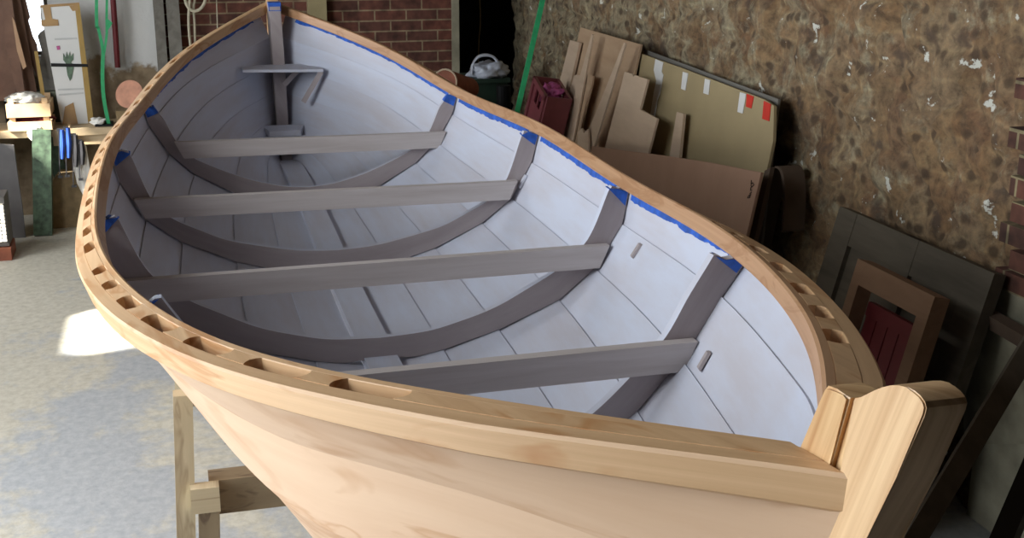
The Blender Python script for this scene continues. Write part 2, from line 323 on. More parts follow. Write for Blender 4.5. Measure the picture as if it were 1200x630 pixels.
def smoothpath(pts, n=8):
    pts = [Vector(p) for p in pts]; out = []
    for i in range(len(pts)-1):
        p0, p1, p2, p3 = pts[max(i-1,0)], pts[i], pts[i+1], pts[min(i+2,len(pts)-1)]
        for k in range(n):
            t = k/n; out.append(0.5*((2*p1)+(p2-p0)*t+(2*p0-5*p1+4*p2-p3)*t*t+(3*p1-p0-3*p2+p3)*t**3))
    return out+[pts[-1]]
class Spline:
    def __init__(s, xs, ys):
        n = len(xs); s.x, s.y = xs, ys; h = [xs[i+1]-xs[i] for i in range(n-1)]; a = [0]*n; b = [1]*n; c = [0]*n; r = [0]*n
        for i in range(1,n-1): a[i]=h[i-1]; b[i]=2*(h[i-1]+h[i]); c[i]=h[i]; r[i]=6*((ys[i+1]-ys[i])/h[i]-(ys[i]-ys[i-1])/h[i-1])
        for i in range(1,n): w=a[i]/b[i-1]; b[i]-=w*c[i-1]; r[i]-=w*r[i-1]
        m=[0]*n; m[-1]=r[-1]/b[-1]
        for i in range(n-2,-1,-1): m[i]=(r[i]-c[i]*m[i+1])/b[i]
        s.m=m; s.h=h
    def d(s, x, i): return (s.y[i+1]-s.y[i])/s.h[i]
    def __call__(s, x):
        n=len(s.x)
        if x < s.x[0]: return s.y[0]+(x-s.x[0])*((s.y[1]-s.y[0])/s.h[0]-s.h[0]*s.m[1]/6)
        if x > s.x[-1]: return s.y[-1]+(x-s.x[-1])*((s.y[-1]-s.y[-2])/s.h[-1]+s.h[-1]*s.m[-2]/6)
        i=0
        while i < n-2 and x > s.x[i+1]: i+=1
        t=x-s.x[i]; H=s.h[i]; m=s.m
        return s.y[i]+t*((s.y[i+1]-s.y[i])/H-H*(2*m[i]+m[i+1])/6)+t*t*m[i]/2+t**3*(m[i+1]-m[i])/(6*H)

# ------------------------------------------------------------------ the boat
KX = [-1.5622, -1.2101, -0.6233, 0.1982, 1.0783, 1.9585, 2.8387, 3.6015, 4.3056]
KB = [0.0133, 0.2137, 0.4931, 0.7214, 0.8, 0.7818, 0.6786, 0.4477, 0.0315]
KH = [0.3101, 0.2364, 0.1278, 0.047, 0.0, 0.0239, 0.0374, 0.1622, 0.3082]
SB, SH = Spline(KX, KB), Spline(KX, KH)
TILT = Spline([-1.75, -0.9, -0.3, 0.4, 1.1, 2.0, 2.6, 3.5, 4.4], [math.radians(a) for a in (3, 5, 9, 24, 37, 36, 30, 20, 12)])
def WS(x): return 1.0 + .20*min(1, max(0, (.7-x)/.9)) - .34*min(1, max(0, (-1.25-x)/.35))
def gframe(x):
    e = 1e-3; db = (SB(x+e)-SB(x-e))/(2*e); n = Vector((-db, 1, 0)).normalized(); t = TILT(x)
    return Vector((x, SB(x), SH(x))), n*math.cos(t) - Vector((0,0,1))*math.sin(t), n*math.sin(t) + Vector((0,0,1))*math.cos(t)
def G(x, e1, e2, side=1):
    S, a, b = gframe(x); p = S + a*e1*WS(x) + b*e2; p.y *= side; return p
boat = empty('rowing_boat', (1.3, 0, -0.66), 'double-ended wooden clinker rowing boat with white primed inside, standing on trestles', 'boat')
WIN = 0.015; WPL = 0.041; WOUT = 0.067; STEM = 0.020; PT = -0.034

def cut(bm, side, y=STEM):
    for v in bm.verts[:]: pass
    bmesh.ops.bisect_plane(bm, geom=bm.verts[:]+bm.edges[:]+bm.faces[:], plane_co=(0, side*y, 0), plane_no=(0, side, 0), clear_inner=True)
    ed = [e for e in bm.edges if e.is_boundary]
    if ed: bmesh.ops.holes_fill(bm, edges=ed)
    return bm
def rail(name, side, x0, x1, a0, a1, b0, b1, mat, n=110, rnd=0.004, docut=True):
    rings = []
    ri = .0012; ro = rnd if a0 > 0.02 else ri; rn = ri if a0 > 0.02 else rnd
    sec = [(a0+rn,b0),(a1-ro,b0),(a1,b0+ro),(a1,b1-ro),(a1-ro,b1),(a0+rn,b1),(a0,b1-rn),(a0,b0+rn)]
    for i in range(n+1):
        x = x0+(x1-x0)*i/n; rings.append([G(x, a, b, side) for a, b in sec])
    bm = loft(rings)
    if docut: cut(bm, side)
    return mesh_obj(name, bm, mat, boat)
SLOTS = [(-1.005,.150),(-.785,.158),(-.560,.152),(-.335,.145),(-.125,.11),(.065,.075),(.234,.075),(.541,.12),(.766,.11),(.995,.105),(1.164,.09),(1.349,.065),
         (1.549,.08),(1.703,.08),(1.871,.08),(2.083,.095),(2.349,.10),(2.62,.10),(2.83,.09),(3.06,.09),(3.24,.09),(3.45,.09),(3.65,.09)]
for side in (-1, 1):
    rail('inwale', side, -1.72, 4.42, 0, WIN, -0.044, 0, 'inwale' if side == 1 else 'rail')
    rail('outwale', side, -1.80, 4.42, WPL, WOUT, -0.041, 0.0, 'rail', rnd=0.004)
    ks = .78 if side == 1 else 1.0; kx = .045 if side == 1 else 0
    edges = [-1.80] + [v for c, l in SLOTS for v in (c+kx-l*ks/2, c+kx+l*ks/2)] + [4.42]
    for k in range(0, len(edges), 2):
        xa, xb = edges[k], edges[k+1]; last = k == 0 or k == len(edges)-2
        n = 24 if last else 8; rings = []
        a0, a1 = WIN, WPL
        bm = bmesh.new(); uv = uvl(bm); prof = [0, .2, .5, .8, 1]; grid = {}
        for t in (0, 1):       # bottom, top
            for i in range(n+1):
                for j, q in enumerate(prof):
                    bulge = 0.010*(2*abs(q-.5))**2
                    s0 = xa - (bulge if k > 0 else 0); s1 = xb + (bulge if k < len(edges)-2 else 0)
                    grid[t,i,j] = bm.verts.new(G(s0+(s1-s0)*i/n, a0+(a1-a0)*q, 0.0005 if t else -0.030, side))
        def fc(*v):
            f = bm.faces.new(v)
            for l in f.loops: l[uv].uv = (l.vert.co.x, l.vert.co.y*side+l.vert.co.z)
        J = len(prof)-1
        for i in range(n):
            for j in range(J):
                for t in (0, 1): fc(grid[t,i,j], grid[t,i+1,j], grid[t,i+1,j+1], grid[t,i,j+1])
            for j in (0, J): fc(grid[0,i,j], grid[0,i+1,j], grid[1,i+1,j], grid[1,i,j])
        for j in range(J):
            for i in (0, n): fc(grid[0,i,j], grid[0,i,j+1], grid[1,i,j+1], grid[1,i,j])
        if last: cut(bm, side)
        mesh_obj('spacer_block', bm, 'rail', boat)

# knuckle lines of the planking (inner surface): hog edge, five seams, sheer
ST = [[(-1.07,.015,-.53),(-1.27,.015,-.42),(-1.39,.015,-.30),(-1.47,.015,-.17),(-1.535,.015,-.02),(-1.588,.015,.14)],
      [(-1.05,.035,-.545),(-1.22,.062,-.43),(-1.25,.098,-.30),(-1.25,.135,-.165),(-1.25,.168,-.015),(-1.25,.20,.12)],
      [(-.8,.045,-.575),(-.8,.125,-.50),(-.8,.215,-.39),(-.8,.295,-.265),(-.8,.358,-.125),(-.8,.412,.035)],
      [(0,.05,-.575),(0,.17,-.545),(0,.315,-.455),(0,.445,-.345),(0,.555,-.225),(0,.65,-.075)],
      [(1.03,.055,-.557),(1.03,.20,-.53),(1.03,.38,-.48),(1.03,.58,-.398),(1.03,.70,-.301),(1.03,.79,-.16)],
      [(1.97,.055,-.53),(1.97,.20,-.508),(1.97,.375,-.458),(1.97,.564,-.371),(1.97,.685,-.280),(1.97,.765,-.14)],
      [(2.89,.05,-.475),(2.89,.17,-.455),(2.89,.325,-.405),(2.89,.49,-.312),(2.89,.59,-.22),(2.89,.665,-.095)],
      [(3.62,.036,-.46),(3.6,.115,-.40),(3.6,.215,-.305),(3.6,.305,-.20),(3.6,.375,-.09),(3.6,.43,.03)],
      [(3.88,.028,-.50),(4.05,.028,-.40),(4.13,.028,-.28),(4.18,.028,-.15),(4.215,.028,0),(4.245,.028,.14)]]
SHX = [-1.628, -1.25, -.8, 0, 1.03, 1.97, 2.89, 3.6, 4.27]
for s, x in zip(ST, SHX):
    p = G(x, WPL, PT); s.append((p.x, max(p.y, .015), p.z))
NK = 7; LINES = []
for k in range(NK):
    P = [Vector(s[k]) for s in ST]; t = [0.0]
    for i in range(1, len(P)): t.append(t[-1]+(Vector(ST[i][3])-Vector(ST[i-1][3])).length)
    LINES.append((t, Spline(t, [p.x for p in P]), Spline(t, [p.y for p in P]), Spline(t, [p.z for p in P])))
def KL(k, u):
    t, a, b, c = LINES[k]; tt = u*t[-1]
    return Vector((a(tt), max(b(tt), 0.012), c(tt)))
def sheerpt(u):
    q = KL(6, u); p = G(q.x, WPL, PT); return Vector((p.x, max(p.y, .012), p.z))
NU = 90
def inner(k, u): return sheerpt(u) if k == 6 else KL(k, u)
def section_at(x, sy=1):
    """inner planking knuckle points at station x"""
    out = []
    for k in range(NK):
        lo, hi = 0.0, 1.0
        for _ in range(40):
            m = (lo+hi)/2
            if inner(k, m).x < x: lo = m
            else: hi = m
        out.append(inner(k, (lo+hi)/2))
    return out
LAP, TH = 0.014, 0.007
for side in (-1, 1):
    for k in range(NK-1):
        rings = []
        for i in range(NU+1):
            u = i/NU; e = 0.004; a, b = inner(k, u), inner(k+1, u); 
            tan = (inner(k, min(1,u+e))-inner(k, max(0,u-e))).normalized(); up = (b-a)
            L = up.length; up = up.normalized() if L > 1e-5 else Vector((0,0,1))
            n = tan.cross(up)
            if n.length < 1e-6: n = Vector((0,1,0))
            n.normalize()
            if n.y < 0 and abs(n.y) > .3 or (abs(n.y) <= .3 and n.z > 0): n = -n
            fade = min(1, i/6, (NU-i)/6); lap = LAP*fade if k > 0 else 0; off = .0055*fade
            prof = [(-lap, off if k > 0 else 0)] + [(L*q, off*(1-q) if k > 0 else 0) for q in (.12,.35,.65,.9,1)]
            camber = lambda s: 0.0
            inn = [a + up*s + n*o for s, o in prof]; out = [a + up*s + n*(o+TH) for s, o in reversed(prof)]
            rings.append([Vector((p.x, side*p.y, p.z)) for p in inn+out])
        m = len(prof)
        bm = loft(rings, mat=lambda j, m=m, k=k: 1 if (m <= j < 2*m-1 or k == 5 and j == m-1) else 0, u0=k*3.7+(side+1)*9)
        mesh_obj('plank', bm, ['primer', 'hull_out'], boat)

# hog (inner keelson plank) and keel
def hogz(x):
    s = section_at(min(max(x, -1.0), 3.8))[0]; return s.z
xs = [-1.05 + 4.9*i/50 for i in range(51)]
mesh_obj('hog', loft([[(x,-.052,hogz(x)-.01),(x,.052,hogz(x)-.01),(x,.052,hogz(x)+.026),(x,-.052,hogz(x)+.026)] for x in xs]), 'primer', boat)
mesh_obj('keel', loft([[(x,-.02,hogz(x)-.10),(x,.02,hogz(x)-.10),(x,.028,hogz(x)-.011),(x,-.028,hogz(x)-.011)] for x in xs]), 'hull_out', boat)

# stems
def extr(name, prof, y0, y1, mat, bev=0.0025, parent=boat):
    bm = bmesh.new(); uv = uvl(bm)
    a = [bm.verts.new((x,y0,z)) for x,z in prof]; b = [bm.verts.new((x,y1,z)) for x,z in prof]
    bm.faces.new(a); bm.faces.new(b[::-1])
    for i in range(len(a)): j=(i+1)%len(a); bm.faces.new((a[i],b[i],b[j],a[j]))
    if bev: bmesh.ops.bevel(bm, geom=[e for e in bm.edges if abs(e.verts[0].co.y-e.verts[1].co.y) < 1e-6], offset=bev, segments=2, affect='EDGES')
    for f in bm.faces:
        for l in f.loops: c=l.vert.co; l[uv].uv = (c.z*.92+c.x*-.38, c.x*.92+c.z*.38+c.y*1.0)
    return mesh_obj(name, bm, mat, parent)
def P2(px, py, y=-STEM): p = ony(px, py, y); return (p.x, p.z)
head = [P2(*q) for q in ((1000,466.4),(1009,465),(1024,457.5),(1034,453.5),(1044,451.2),(1053,451.2),(1062,453.5),(1070,457.5),(1077,463.5),(1082,470.5),(1084,478),(1082,487))]
extr('outer_stem', head + [P2(1050,560),P2(1013,632),(-1.66,.12),(-1.63,.02),(-1.59,-.12),(-1.54,-.30),(-1.43,-.46),(-1.28,-.585),(-1.05,-.665),(-1.0,-.60),(-1.18,-.50),(-1.34,-.37),(-1.46,-.22),(-1.55,-.05),(-1.62,.15),(-1.645,.28)], -STEM, STEM, 'stem', 0.0015)
extr('apron', [P2(*q) for q in ((993,466.5),(987,462.8),(977,455.5),(967,452),(963,457),(936,521))] + [(-1.545,.20),(-1.50,.05),(-1.43,-.10),(-1.35,-.25),(-1.22,-.40),(-1.05,-.52),(-1.15,-.545),(-1.36,-.39),(-1.50,-.17),(-1.60,.12),P2(970,548)], -STEM+.001, STEM-.001, 'apron', 0.0025)
extr('apron', [P2(*q) for q in ((1004,469),(990,469),(966,550),(985,560))], -STEM+.007, STEM-.007, 'apron', 0)
extr('far_apron', [(4.165,.325),(4.12,.20),(4.085,.08),(4.06,-.10),(4.035,-.285),(3.96,-.41),(3.84,-.49),(3.86,-.56),(4.10,-.45),(4.22,-.25),(4.27,.1),(4.29,.325)], -.03, .03, 'frame')
extr('far_stem', [(4.28,.35),(4.35,.35),(4.345,.1),(4.30,-.2),(4.19,-.45),(4.0,-.60),(3.80,-.655),(3.75,-.60),(3.95,-.54),(4.12,-.42),(4.20,-.22),(4.26,.1)], -.03, .03, 'rail')
extr('masking_tape', [(4.16,.327),(4.22,.33),(4.22,.32),(4.162,.30),(4.15,.285),(4.158,.30)], -.032, .032, 'tape', 0)

# frames
FRX = [2.8933, 1.9659, 1.0329, 0.0]
FIN = [[(.623,-.006),(.558,-.158),(.505,-.222),(.461,-.252),(.382,-.291),(.30,-.326),(.225,-.353),(.108,-.382),(0,-.392)],
       [(.735,-.01),(.718,-.046),(.664,-.197),(.599,-.273),(.491,-.331),(.411,-.368),(.31,-.395),(.177,-.423),(.09,-.433),(0,-.437)],
       [(.745,-.03),(.737,-.054),(.674,-.201),(.578,-.291),(.48,-.347),(.368,-.403),(.256,-.438),(.147,-.462),(0,-.470)],
       [(.630,.04),(.618,.017),(.566,-.067),(.511,-.164),(.434,-.247),(.344,-.33),(.24,-.40),(.12,-.455),(0,-.475)]]
def arc(poly, n):
    poly = [Vector(p).to_3d() if len(p) == 3 else Vector((0,p[0],p[1])) for p in poly]; L=[0]
    for i in range(1,len(poly)): L.append(L[-1]+(poly[i]-poly[i-1]).length)
    out=[]
    for k in range(n+1):
        d=L[-1]*k/n; i=0
        while i < len(L)-2 and L[i+1] < d: i+=1
        out.append(poly[i].lerp(poly[i+1], (d-L[i])/(L[i+1]-L[i])))
    return out
FT = 0.026
for fi, (x, fin) in enumerate(zip(FRX, FIN)):
    sec = section_at(x + FT/2)[:]      # hog edge ... sheer
    top = G(x, WPL, -0.034)
    ins = smoothpath([Vector((0,a,b)) for a, b in fin], 5)
    tin = G(x, 0.0155, -0.034)
    low_in = G(x, 0.004, -0.050); ins[0] = Vector((0, tin.y, tin.z)); ins[1] = Vector((0, min(low_in.y, ins[1].y+.03), low_in.z))
    outp = [Vector((0, p.y-.0015, p.z+.0015)) for p in sec[1:6]][::-1]
    outp = [Vector((0, top.y-.002, top.z))] + outp + [Vector((0,.118,sec[0].z*.5+sec[1].z*.5+.001)), Vector((0,.10,sec[0].z+.014)), Vector((0,.062,sec[0].z+.018)), Vector((0,.053,sec[0].z+.016)), Vector((0,0,sec[0].z+.016))]
    for side in (1,):
        n = 46; A = arc([(0,p.y,p.z) for p in ins], n); B = arc([(0,p.y,p.z) for p in outp], n)
        A = A + [Vector((0,-p.y,p.z)) for p in A[-2::-1]]; B = B + [Vector((0,-p.y,p.z)) for p in B[-2::-1]]
        rings = [[(x,a.y,a.z),(x+FT,a.y,a.z),(x+FT,b.y,b.z),(x,b.y,b.z)] for a, b in zip(A, B)]
        mesh_obj('frame', loft(rings, u0=fi*4.1, mat=lambda j: 1 if j == 0 else 0), ['frame','primer'], boat)  # paler primer on the inner face stands in for light catching it
    for side in (-1, 1):   # tape folded over each frame top
        _a=arc([(0,p.y,p.z) for p in ins[1:12]],100); _q=[p for p in _a if (p-_a[0]).length>.030][0]; _k=outp[0].lerp(outp[1],.5)
        _o=outp[0]+(outp[1]-outp[0]).normalized()*.045
        pts = [ins[1]+Vector((0,-.004,.004)), _q+Vector((0,-.004,0)), _o+Vector((0,-.006,0)), outp[0]+Vector((0,-.006,-.004))]
        _x = [ins[1]+Vector((0,-.004,.004)), ins[1].lerp(ins[3], .8)+Vector((0,-.004,-.004)), Vector((0, outp[0].y-.012, ins[2].z-.012)), outp[0]+Vector((0,-.006,-.004))]
        bm = loft([[(xx, side*p.y, p.z) for p in pts] for xx in (x-.004, x+FT+.004)])
        for v in bm.verts: v.co += Vector((random.uniform(-.002,.002), 0, random.uniform(-.005,.003)))
        mesh_obj('masking_tape', bm, 'tape', boat)

# cross braces
BR = [(-.565, .625, -.157, -.165), (-.722, .698, -.190, -.202), (-.742, .736, -.2195, -.2175), (-.575, .58, -.172, -.170)]
for (yl, yr, zl, zr), x in zip(BR, FRX):
    h = .072; bm = loft([[(x-.034, y, z-(h if c else 0)) for c in (0,)] + [(x-.002, y, z), (x-.002, y2, z-h), (x-.034, y2, z-h)] for y, y2, z in ((yl, yl+.035, zl), (yl+.2, yl+.2, zl+(zr-zl)*.2), (yr-.2, yr-.2, zr), (yr, yr-.032, zr))], u0=random.random()*9)
    mesh_obj('cross_brace', bm, 'brace', boat)

# tape strips under the rails, on the planking
def tapestrip(side, x0, x1, wid, mat='tape', n=70):
    rings = []
    for i in range(n+1):
        x = x0+(x1-x0)*i/n; w = wid*(0.75+0.6*noise.noise((x*9, side*3.1, 0))+0.3*noise.noise((x*37, 1, side))); w = max(w, .003)
        top = G(x, WPL-.0035, -0.036, side); sec_u = section_cache(x)
        dirv = (sec_u[5]-sec_u[6]).normalized(); dirv = Vector((dirv.x, side*dirv.y, dirv.z)); nn = Vector((0, -side, 0)) if abs(dirv.z) > .3 else Vector((0,0,1))
        lo = top + dirv*(w+.012); rings.append([top, lo, lo+nn*.001, top+nn*.001])
    return mesh_obj('masking_tape', loft(rings), mat, boat)
_sc = {}
def section_cache(x):
    k = round(x, 2)
    if k not in _sc:
        xx = min(max(k, -1.45), 4.2); _sc[k] = section_at(xx)
    return _sc[k]
for a, b in ((2.93,4.2),(2.02,2.86),(1.10,1.93),(0.07,1.0),(-.35,-.03)): tapestrip(1, a, b, .016 if a > -.2 else .010)
tapestrip(-1, 2.95, 4.2, .020)
tapestrip(1, -1.3, -.38, .004, 'frame', 90).name = 'torn_fringe'

# little cleats on the starboard planking
def planknear(px, py, side=1):
    best = None
    for k in range(NK-1):
        for i in range(0, 501):
            u = i/500
            for q in (0,.25,.5,.75,1):
                p = inner(k,u).lerp(inner(k+1,u), q); p = Vector((p.x, side*p.y, p.z)); v = ray(px,py).normalized(); w = p-CAM; d = (w - v*w.dot(v)).length
                if best is None or d < best[0]:
                    up = (inner(k+1,u)-inner(k,u)).normalized(); tn = (inner(k,min(1,u+.01))-inner(k,u)).normalized()
                    best = (d, p, Vector((up.x,side*up.y,up.z)), Vector((tn.x,side*tn.y,tn.z)))
    return best[1:]
for px, py, m, sz in ((742,300,'frame',.052), (817,428,'frame',.05), (611,216,'primer',.06)):
    p, up, tn = planknear(px, py); nn = tn.cross(up).normalized()
    if nn.y > 0: nn = -nn
    bm = loft([[p + up*a + tn*b*.5 + nn*c for a, b, c in ((-sz/2,w,0),(sz/2,w,0),(sz/2-.004,w*.8,.007),(-sz/2+.004,w*.8,.007))] for w in (-.022,.022)])
    mesh_obj('cleat', bm, m, boat)

# far-end shelf with brackets, and two low cross boards
b_ = bmesh.new(); slab([(3.86,-.20,.005),(3.86,.205,-.005),(4.02,.205,-.005),(4.09,.12,0),(4.09,-.12,0),(4.02,-.2,.005)], (0,0,.014), b_)
shelf = mesh_obj('shelf', b_, 'primer', boat)
for y0, y1, x in ((.195,.10,3.875),(.10,.02,4.03)):
    mesh_obj('bracket', bar((x,y0,-.005),(x+.02,y1,-.16 if y0>.15 else -.09),.02,.026), 'frame', shelf)
mesh_obj('cross_board', slab([(3.95,-.115,-.285),(3.95,.105,-.285),(3.86,.075,-.30),(3.86,-.085,-.30)][::-1], (0,0,-.03)), 'primer', boat)
mesh_obj('cross_board', slab([(3.88,-.19,-.330),(3.88,.205,-.330),(3.76,.20,-.345),(3.76,-.185,-.345)][::-1], (0,0,-.02)), 'primer', boat)

# ------------------------------------------------------------------ trestles under the boat
def trestle(x, label, ys=.60, ztop=-.42, beamz=-.725):
    t = empty('trestle', (x, 0, -FLOOR), label, 'trestle', None)
    mesh_obj('beam', bar((x+.02, -ys+.05, beamz), (x+.02, ys-.05, beamz), .075, .10), 'timber_old', t)
    for s in (-1, 1):
        mesh_obj('post', bar((x-.01, s*(ys+.04), -FLOOR), (x, s*(ys+.0), ztop), .05, .05, (1,0,0)), 'timber', t)
        mesh_obj('block', box(x-.062, x-.02, s*ys-s*.0 if s<0 else s*ys-.075, s*ys+.075 if s<0 else s*ys, beamz-.02, beamz+.052), 'timber', t)
        mesh_obj('leg', bar((x-.02, s*(ys-.02), -FLOOR), (x-.035, s*(ys-.045), beamz-.02), .055, .045, (1,0,0)), 'timber_old', t)
    return t
trestle(.60, 'pale timber trestle under the near half of the boat')
trestle(2.6, 'timber trestle under the far half of the boat', .58, -.45, -.65)

exec_room = True
# ------------------------------------------------------------------ room shell
XB = 6.40; YR = 2.10; YL = -3.0; XF = -5.0; ZF = -FLOOR; ZC = 2.9
def struct(name, bm, m, smooth=False):
    o = mesh_obj(name, bm, m, smooth=smooth); o['kind'] = 'structure'; return o
struct('floor', box(XF-.3, XB+2.2, YL-.3, YR+.5, ZF-.15, ZF), 'floor')
struct('ceiling', box(XF-.3, XB+2.2, YL-.3, YR+.5, ZC, ZC+.15), 'ceiling')
struct('wall_front', box(XF-.3, XF, YL-.3, YR+.5, ZF, ZC), 'dark_stone')
# starboard rubble wall: really uneven
def rubble(x, z):
    v = noise.noise((x*1.1, z*1.1, 3))*.035 + noise.noise((x*4.2, z*4.8, 9))*.022 + noise.noise((x*11, z*13, 5))*.010
    c = noise.voronoi((x*4.5+noise.noise((x*3,z*3,1))*.5, z*6.5+noise.noise((x*3,z*3,7))*.5, 0))[0]
    return v + min(.035, (c[1]-c[0])*.10) - .02
bm = bmesh.new(); uvl(bm); nx, nz = 330, 140; g = []
for i in range(nx+1):
    row = []
    for j in range(nz+1):
        x = XF + (XB+.6-XF)*(i/nx)**.9 if False else -1.8 + (XB+.6+1.8)*i/nx; z = ZF+(ZC-ZF)*j/nz
        row.append(bm.verts.new((x, YR-.0-rubble(x, z), z)))
    g.append(row)
for i in range(nx):
    for j in range(nz): bm.faces.new((g[i][j], g[i+1][j], g[i+1][j+1], g[i][j+1]))
bk = [bm.verts.new((x, YR+.3, z)) for x, z in ((-1.8,ZF),(XB+.6,ZF),(XB+.6,ZC),(-1.8,ZC))]
bm.faces.new(bk)
bm.faces.new([g[i][0] for i in range(nx+1)]+[bk[1], bk[0]]); bm.faces.new([g[i][nz] for i in range(nx+1)]+[bk[2], bk[3]])
bm.faces.new([g[0][j] for j in range(nz+1)]+[bk[3], bk[0]]); bm.faces.new([g[nx][j] for j in range(nz+1)]+[bk[2], bk[1]])
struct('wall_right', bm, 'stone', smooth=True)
struct('wall_right', box(XF, -1.8, YR-.02, YR+.3, ZF, ZC), 'dark_stone')
# brick pier built into the rubble wall at the right edge of the view
bm = bmesh.new(); px0 = .80; zz = -.40; k = 0
while zz < ZC-.05:
    o = .06 if k % 2 else 0
    box(px0-.75, px0-o+random.uniform(-.015,.015), YR-.075+random.uniform(-.008,.008), YR+.1, zz+.006, zz+.070, bm); zz += .078; k += 1
struct('trim_1', bm, 'brick_x')
struct('trim_4', box(px0-.75, px0+.02, YR-.06, YR+.1, ZF, -.395), 'daub')
# back wall: plaster bay with a window gap, brick bay, dark opening
y = lambda px: onx(px, 60, XB).y
wy0, wy1 = onx(24,30,XB).y, onx(58,30,XB).y; wz0 = onx(45,66,XB).z
bm = bmesh.new()
box(XB, XB+.3, YL-.3, wy0, ZF, ZC, bm); box(XB, XB+.3, wy0, wy1, ZF, wz0, bm); box(XB, XB+.3, wy0, wy1, .95, ZC, bm); box(XB, XB+.3, wy1, -.62, ZF, ZC, bm)
struct('wall_back', bm, 'plaster')
bm = bmesh.new()
for q in (wy0+.012, wy1-.012): box(XB+.1, XB+.15, q-.02, q+.02, wz0, .95, bm)
box(XB+.1, XB+.15, wy0, wy1, wz0-.02, wz0+.02, bm)
struct('window_1', bm, 'olddoor')
struct('wall_back', box(XB, XB+.3, -.62, 1.50, ZF, ZC), 'brick')
bm = bmesh.new(); box(XB-.012, XB+.3, 1.465, 1.52, ZF, ZC, bm)
struct('trim_2', bm, 'daub')
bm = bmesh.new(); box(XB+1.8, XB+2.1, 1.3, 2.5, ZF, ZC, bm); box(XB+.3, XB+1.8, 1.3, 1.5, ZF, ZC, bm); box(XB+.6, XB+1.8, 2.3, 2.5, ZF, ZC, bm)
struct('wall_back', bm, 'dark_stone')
# left wall: big workshop window, two small openings, an added unseen window brightening the back
SUN = Vector((.25,.75,-.60)).normalized(); BT = onx(60,152,5.9).z
def hole_for(T, hw, hh):
    T = Vector(T); p = T - SUN*((T.y-YL)/SUN.y); return (p.x-hw, p.x+hw, p.z-hh, p.z+hh)
T1 = (3.76, -.72, ZF); T2 = (5.84, -1.18, BT-.02)
holes = [(-1.1, 2.0, -.95, 2.4), hole_for(T1, .27, .21), (3.62, 4.72, .0, 1.4), hole_for(T2, .17, .25)]
bm = bmesh.new(); cur = XF-.3
for a, b, c, d in holes:
    box(cur, a, YL-.3, YL, ZF, ZC, bm); box(a, b, YL-.3, YL, ZF, c, bm); box(a, b, YL-.3, YL, d, ZC, bm); cur = b
box(cur, XB+.3, YL-.3, YL, ZF, ZC, bm)
struct('wall_left', bm, 'dark_stone')
bm = bmesh.new()
for q in (-1.08, -.06, .96, 1.98): box(q-.02, q+.02, YL-.2, YL-.14, -.95, 2.4, bm)
for q in (-.93, .2, 1.3, 2.38): box(-1.1, 2.0, YL-.2, YL-.14, q-.02, q+.02, bm)
for q in (3.64, 4.17, 4.70): box(q-.02, q+.02, YL-.2, YL-.14, 0, 1.4, bm)  # bars of the added unseen window
struct('window_2', bm, 'timber_old')
# weathered posts against the back wall
def post(px0, px1, x, mat, label, z0=ZF, w=.09, lean=0, kind=None):
    a, b = onx(px0, 40, x), onx(px1, 40, x); bm = bmesh.new(); n = 14; rings = []
    for i in range(n+1):
        z = z0+(ZC-z0)*i/n; j = noise.noise((px0, z*2, 0))*.008
        rings.append([(x-w+j,a.y+j,z),(x-w+j,b.y-j,z),(x,b.y-j,z),(x,a.y+j,z)])
    return tag(mesh_obj('wooden_post', loft(rings), mat), label, 'post')
post(182, 194, XB-.03, 'grey_post', 'dark grey wooden post on the back wall, left of the broad grey post')
post(197, 212, XB-.02, 'grey_post', 'broad weathered grey post beside the hanging ropes', w=.12)
post(361, 382, XB-.02, 'pale_post', 'pale yellowish wooden post against the red brick wall')
# thin brown pole on the plaster
t0, t1 = Vector((XB-.08, onx(131, -120, XB-.08).y, ZC)), onx(138, 79, XB-.08)
tag(mesh_obj('pipe', tube([t0, t1], .019), 'maroon'), 'thin dark red-brown pipe on the white plaster between strap and posts', 'pipe')

# ------------------------------------------------------------------ things leaning on the starboard wall
def lean(name, pxs, yb, s, mat, label, cat, th=.012, group=None):
    pts = [onlean(a, b, yb, s) for a, b in pxs]; n = Vector((0, 1, -s)).normalized()
    o = mesh_obj(name, slab(pts, n*th), mat)
    return tag(o, label, cat, group) if label else o
def down(px, py, yb, s, k):   # continue a point down the leaning plane to the floor
    p = onlean(px, py, yb, s); return p
def leanw(name, top, bottom, yb, s, mat, label, cat, th=.012, group=None):
    """edges run on down to the floor: top = image points across the top, bottom = (left, right) image points fixing the side directions"""
    P = [onlean(a, b, yb, s) for a, b in top]; Lb, Rb = onlean(*bottom[0], yb, s), onlean(*bottom[1], yb, s)
    def ext(p, q):
        d = q-p; t = (ZF+.004-p.z)/d.z; return p+d*t
    pts = P + [ext(P[-1], Rb), ext(P[0], Lb)]; n = Vector((0,1,-s)).normalized()
    return tag(mesh_obj(name, slab(pts, n*th), mat), label, cat, group)
GB = 'offcuts leaning on the stone wall'
leanw('board', [(756,58),(912,116)], ((745,110),(905,175)), 1.83, .15, 'grey_post', 'grey board edge showing above the big brown sheet', 'board', .012, GB)
big = leanw('sheet_board', [(752,63),(766,68),(800,80),(897,117),(907,124),(906,165),(893,225)], ((735,190),(876,290)), 1.79, .15, 'board', 'x', 'sheet', .014)
bigp = Vector(big['_o'])
tag(big, 'large brown sheet with white and red tape tabs leaning on the stone wall', 'sheet', GB)
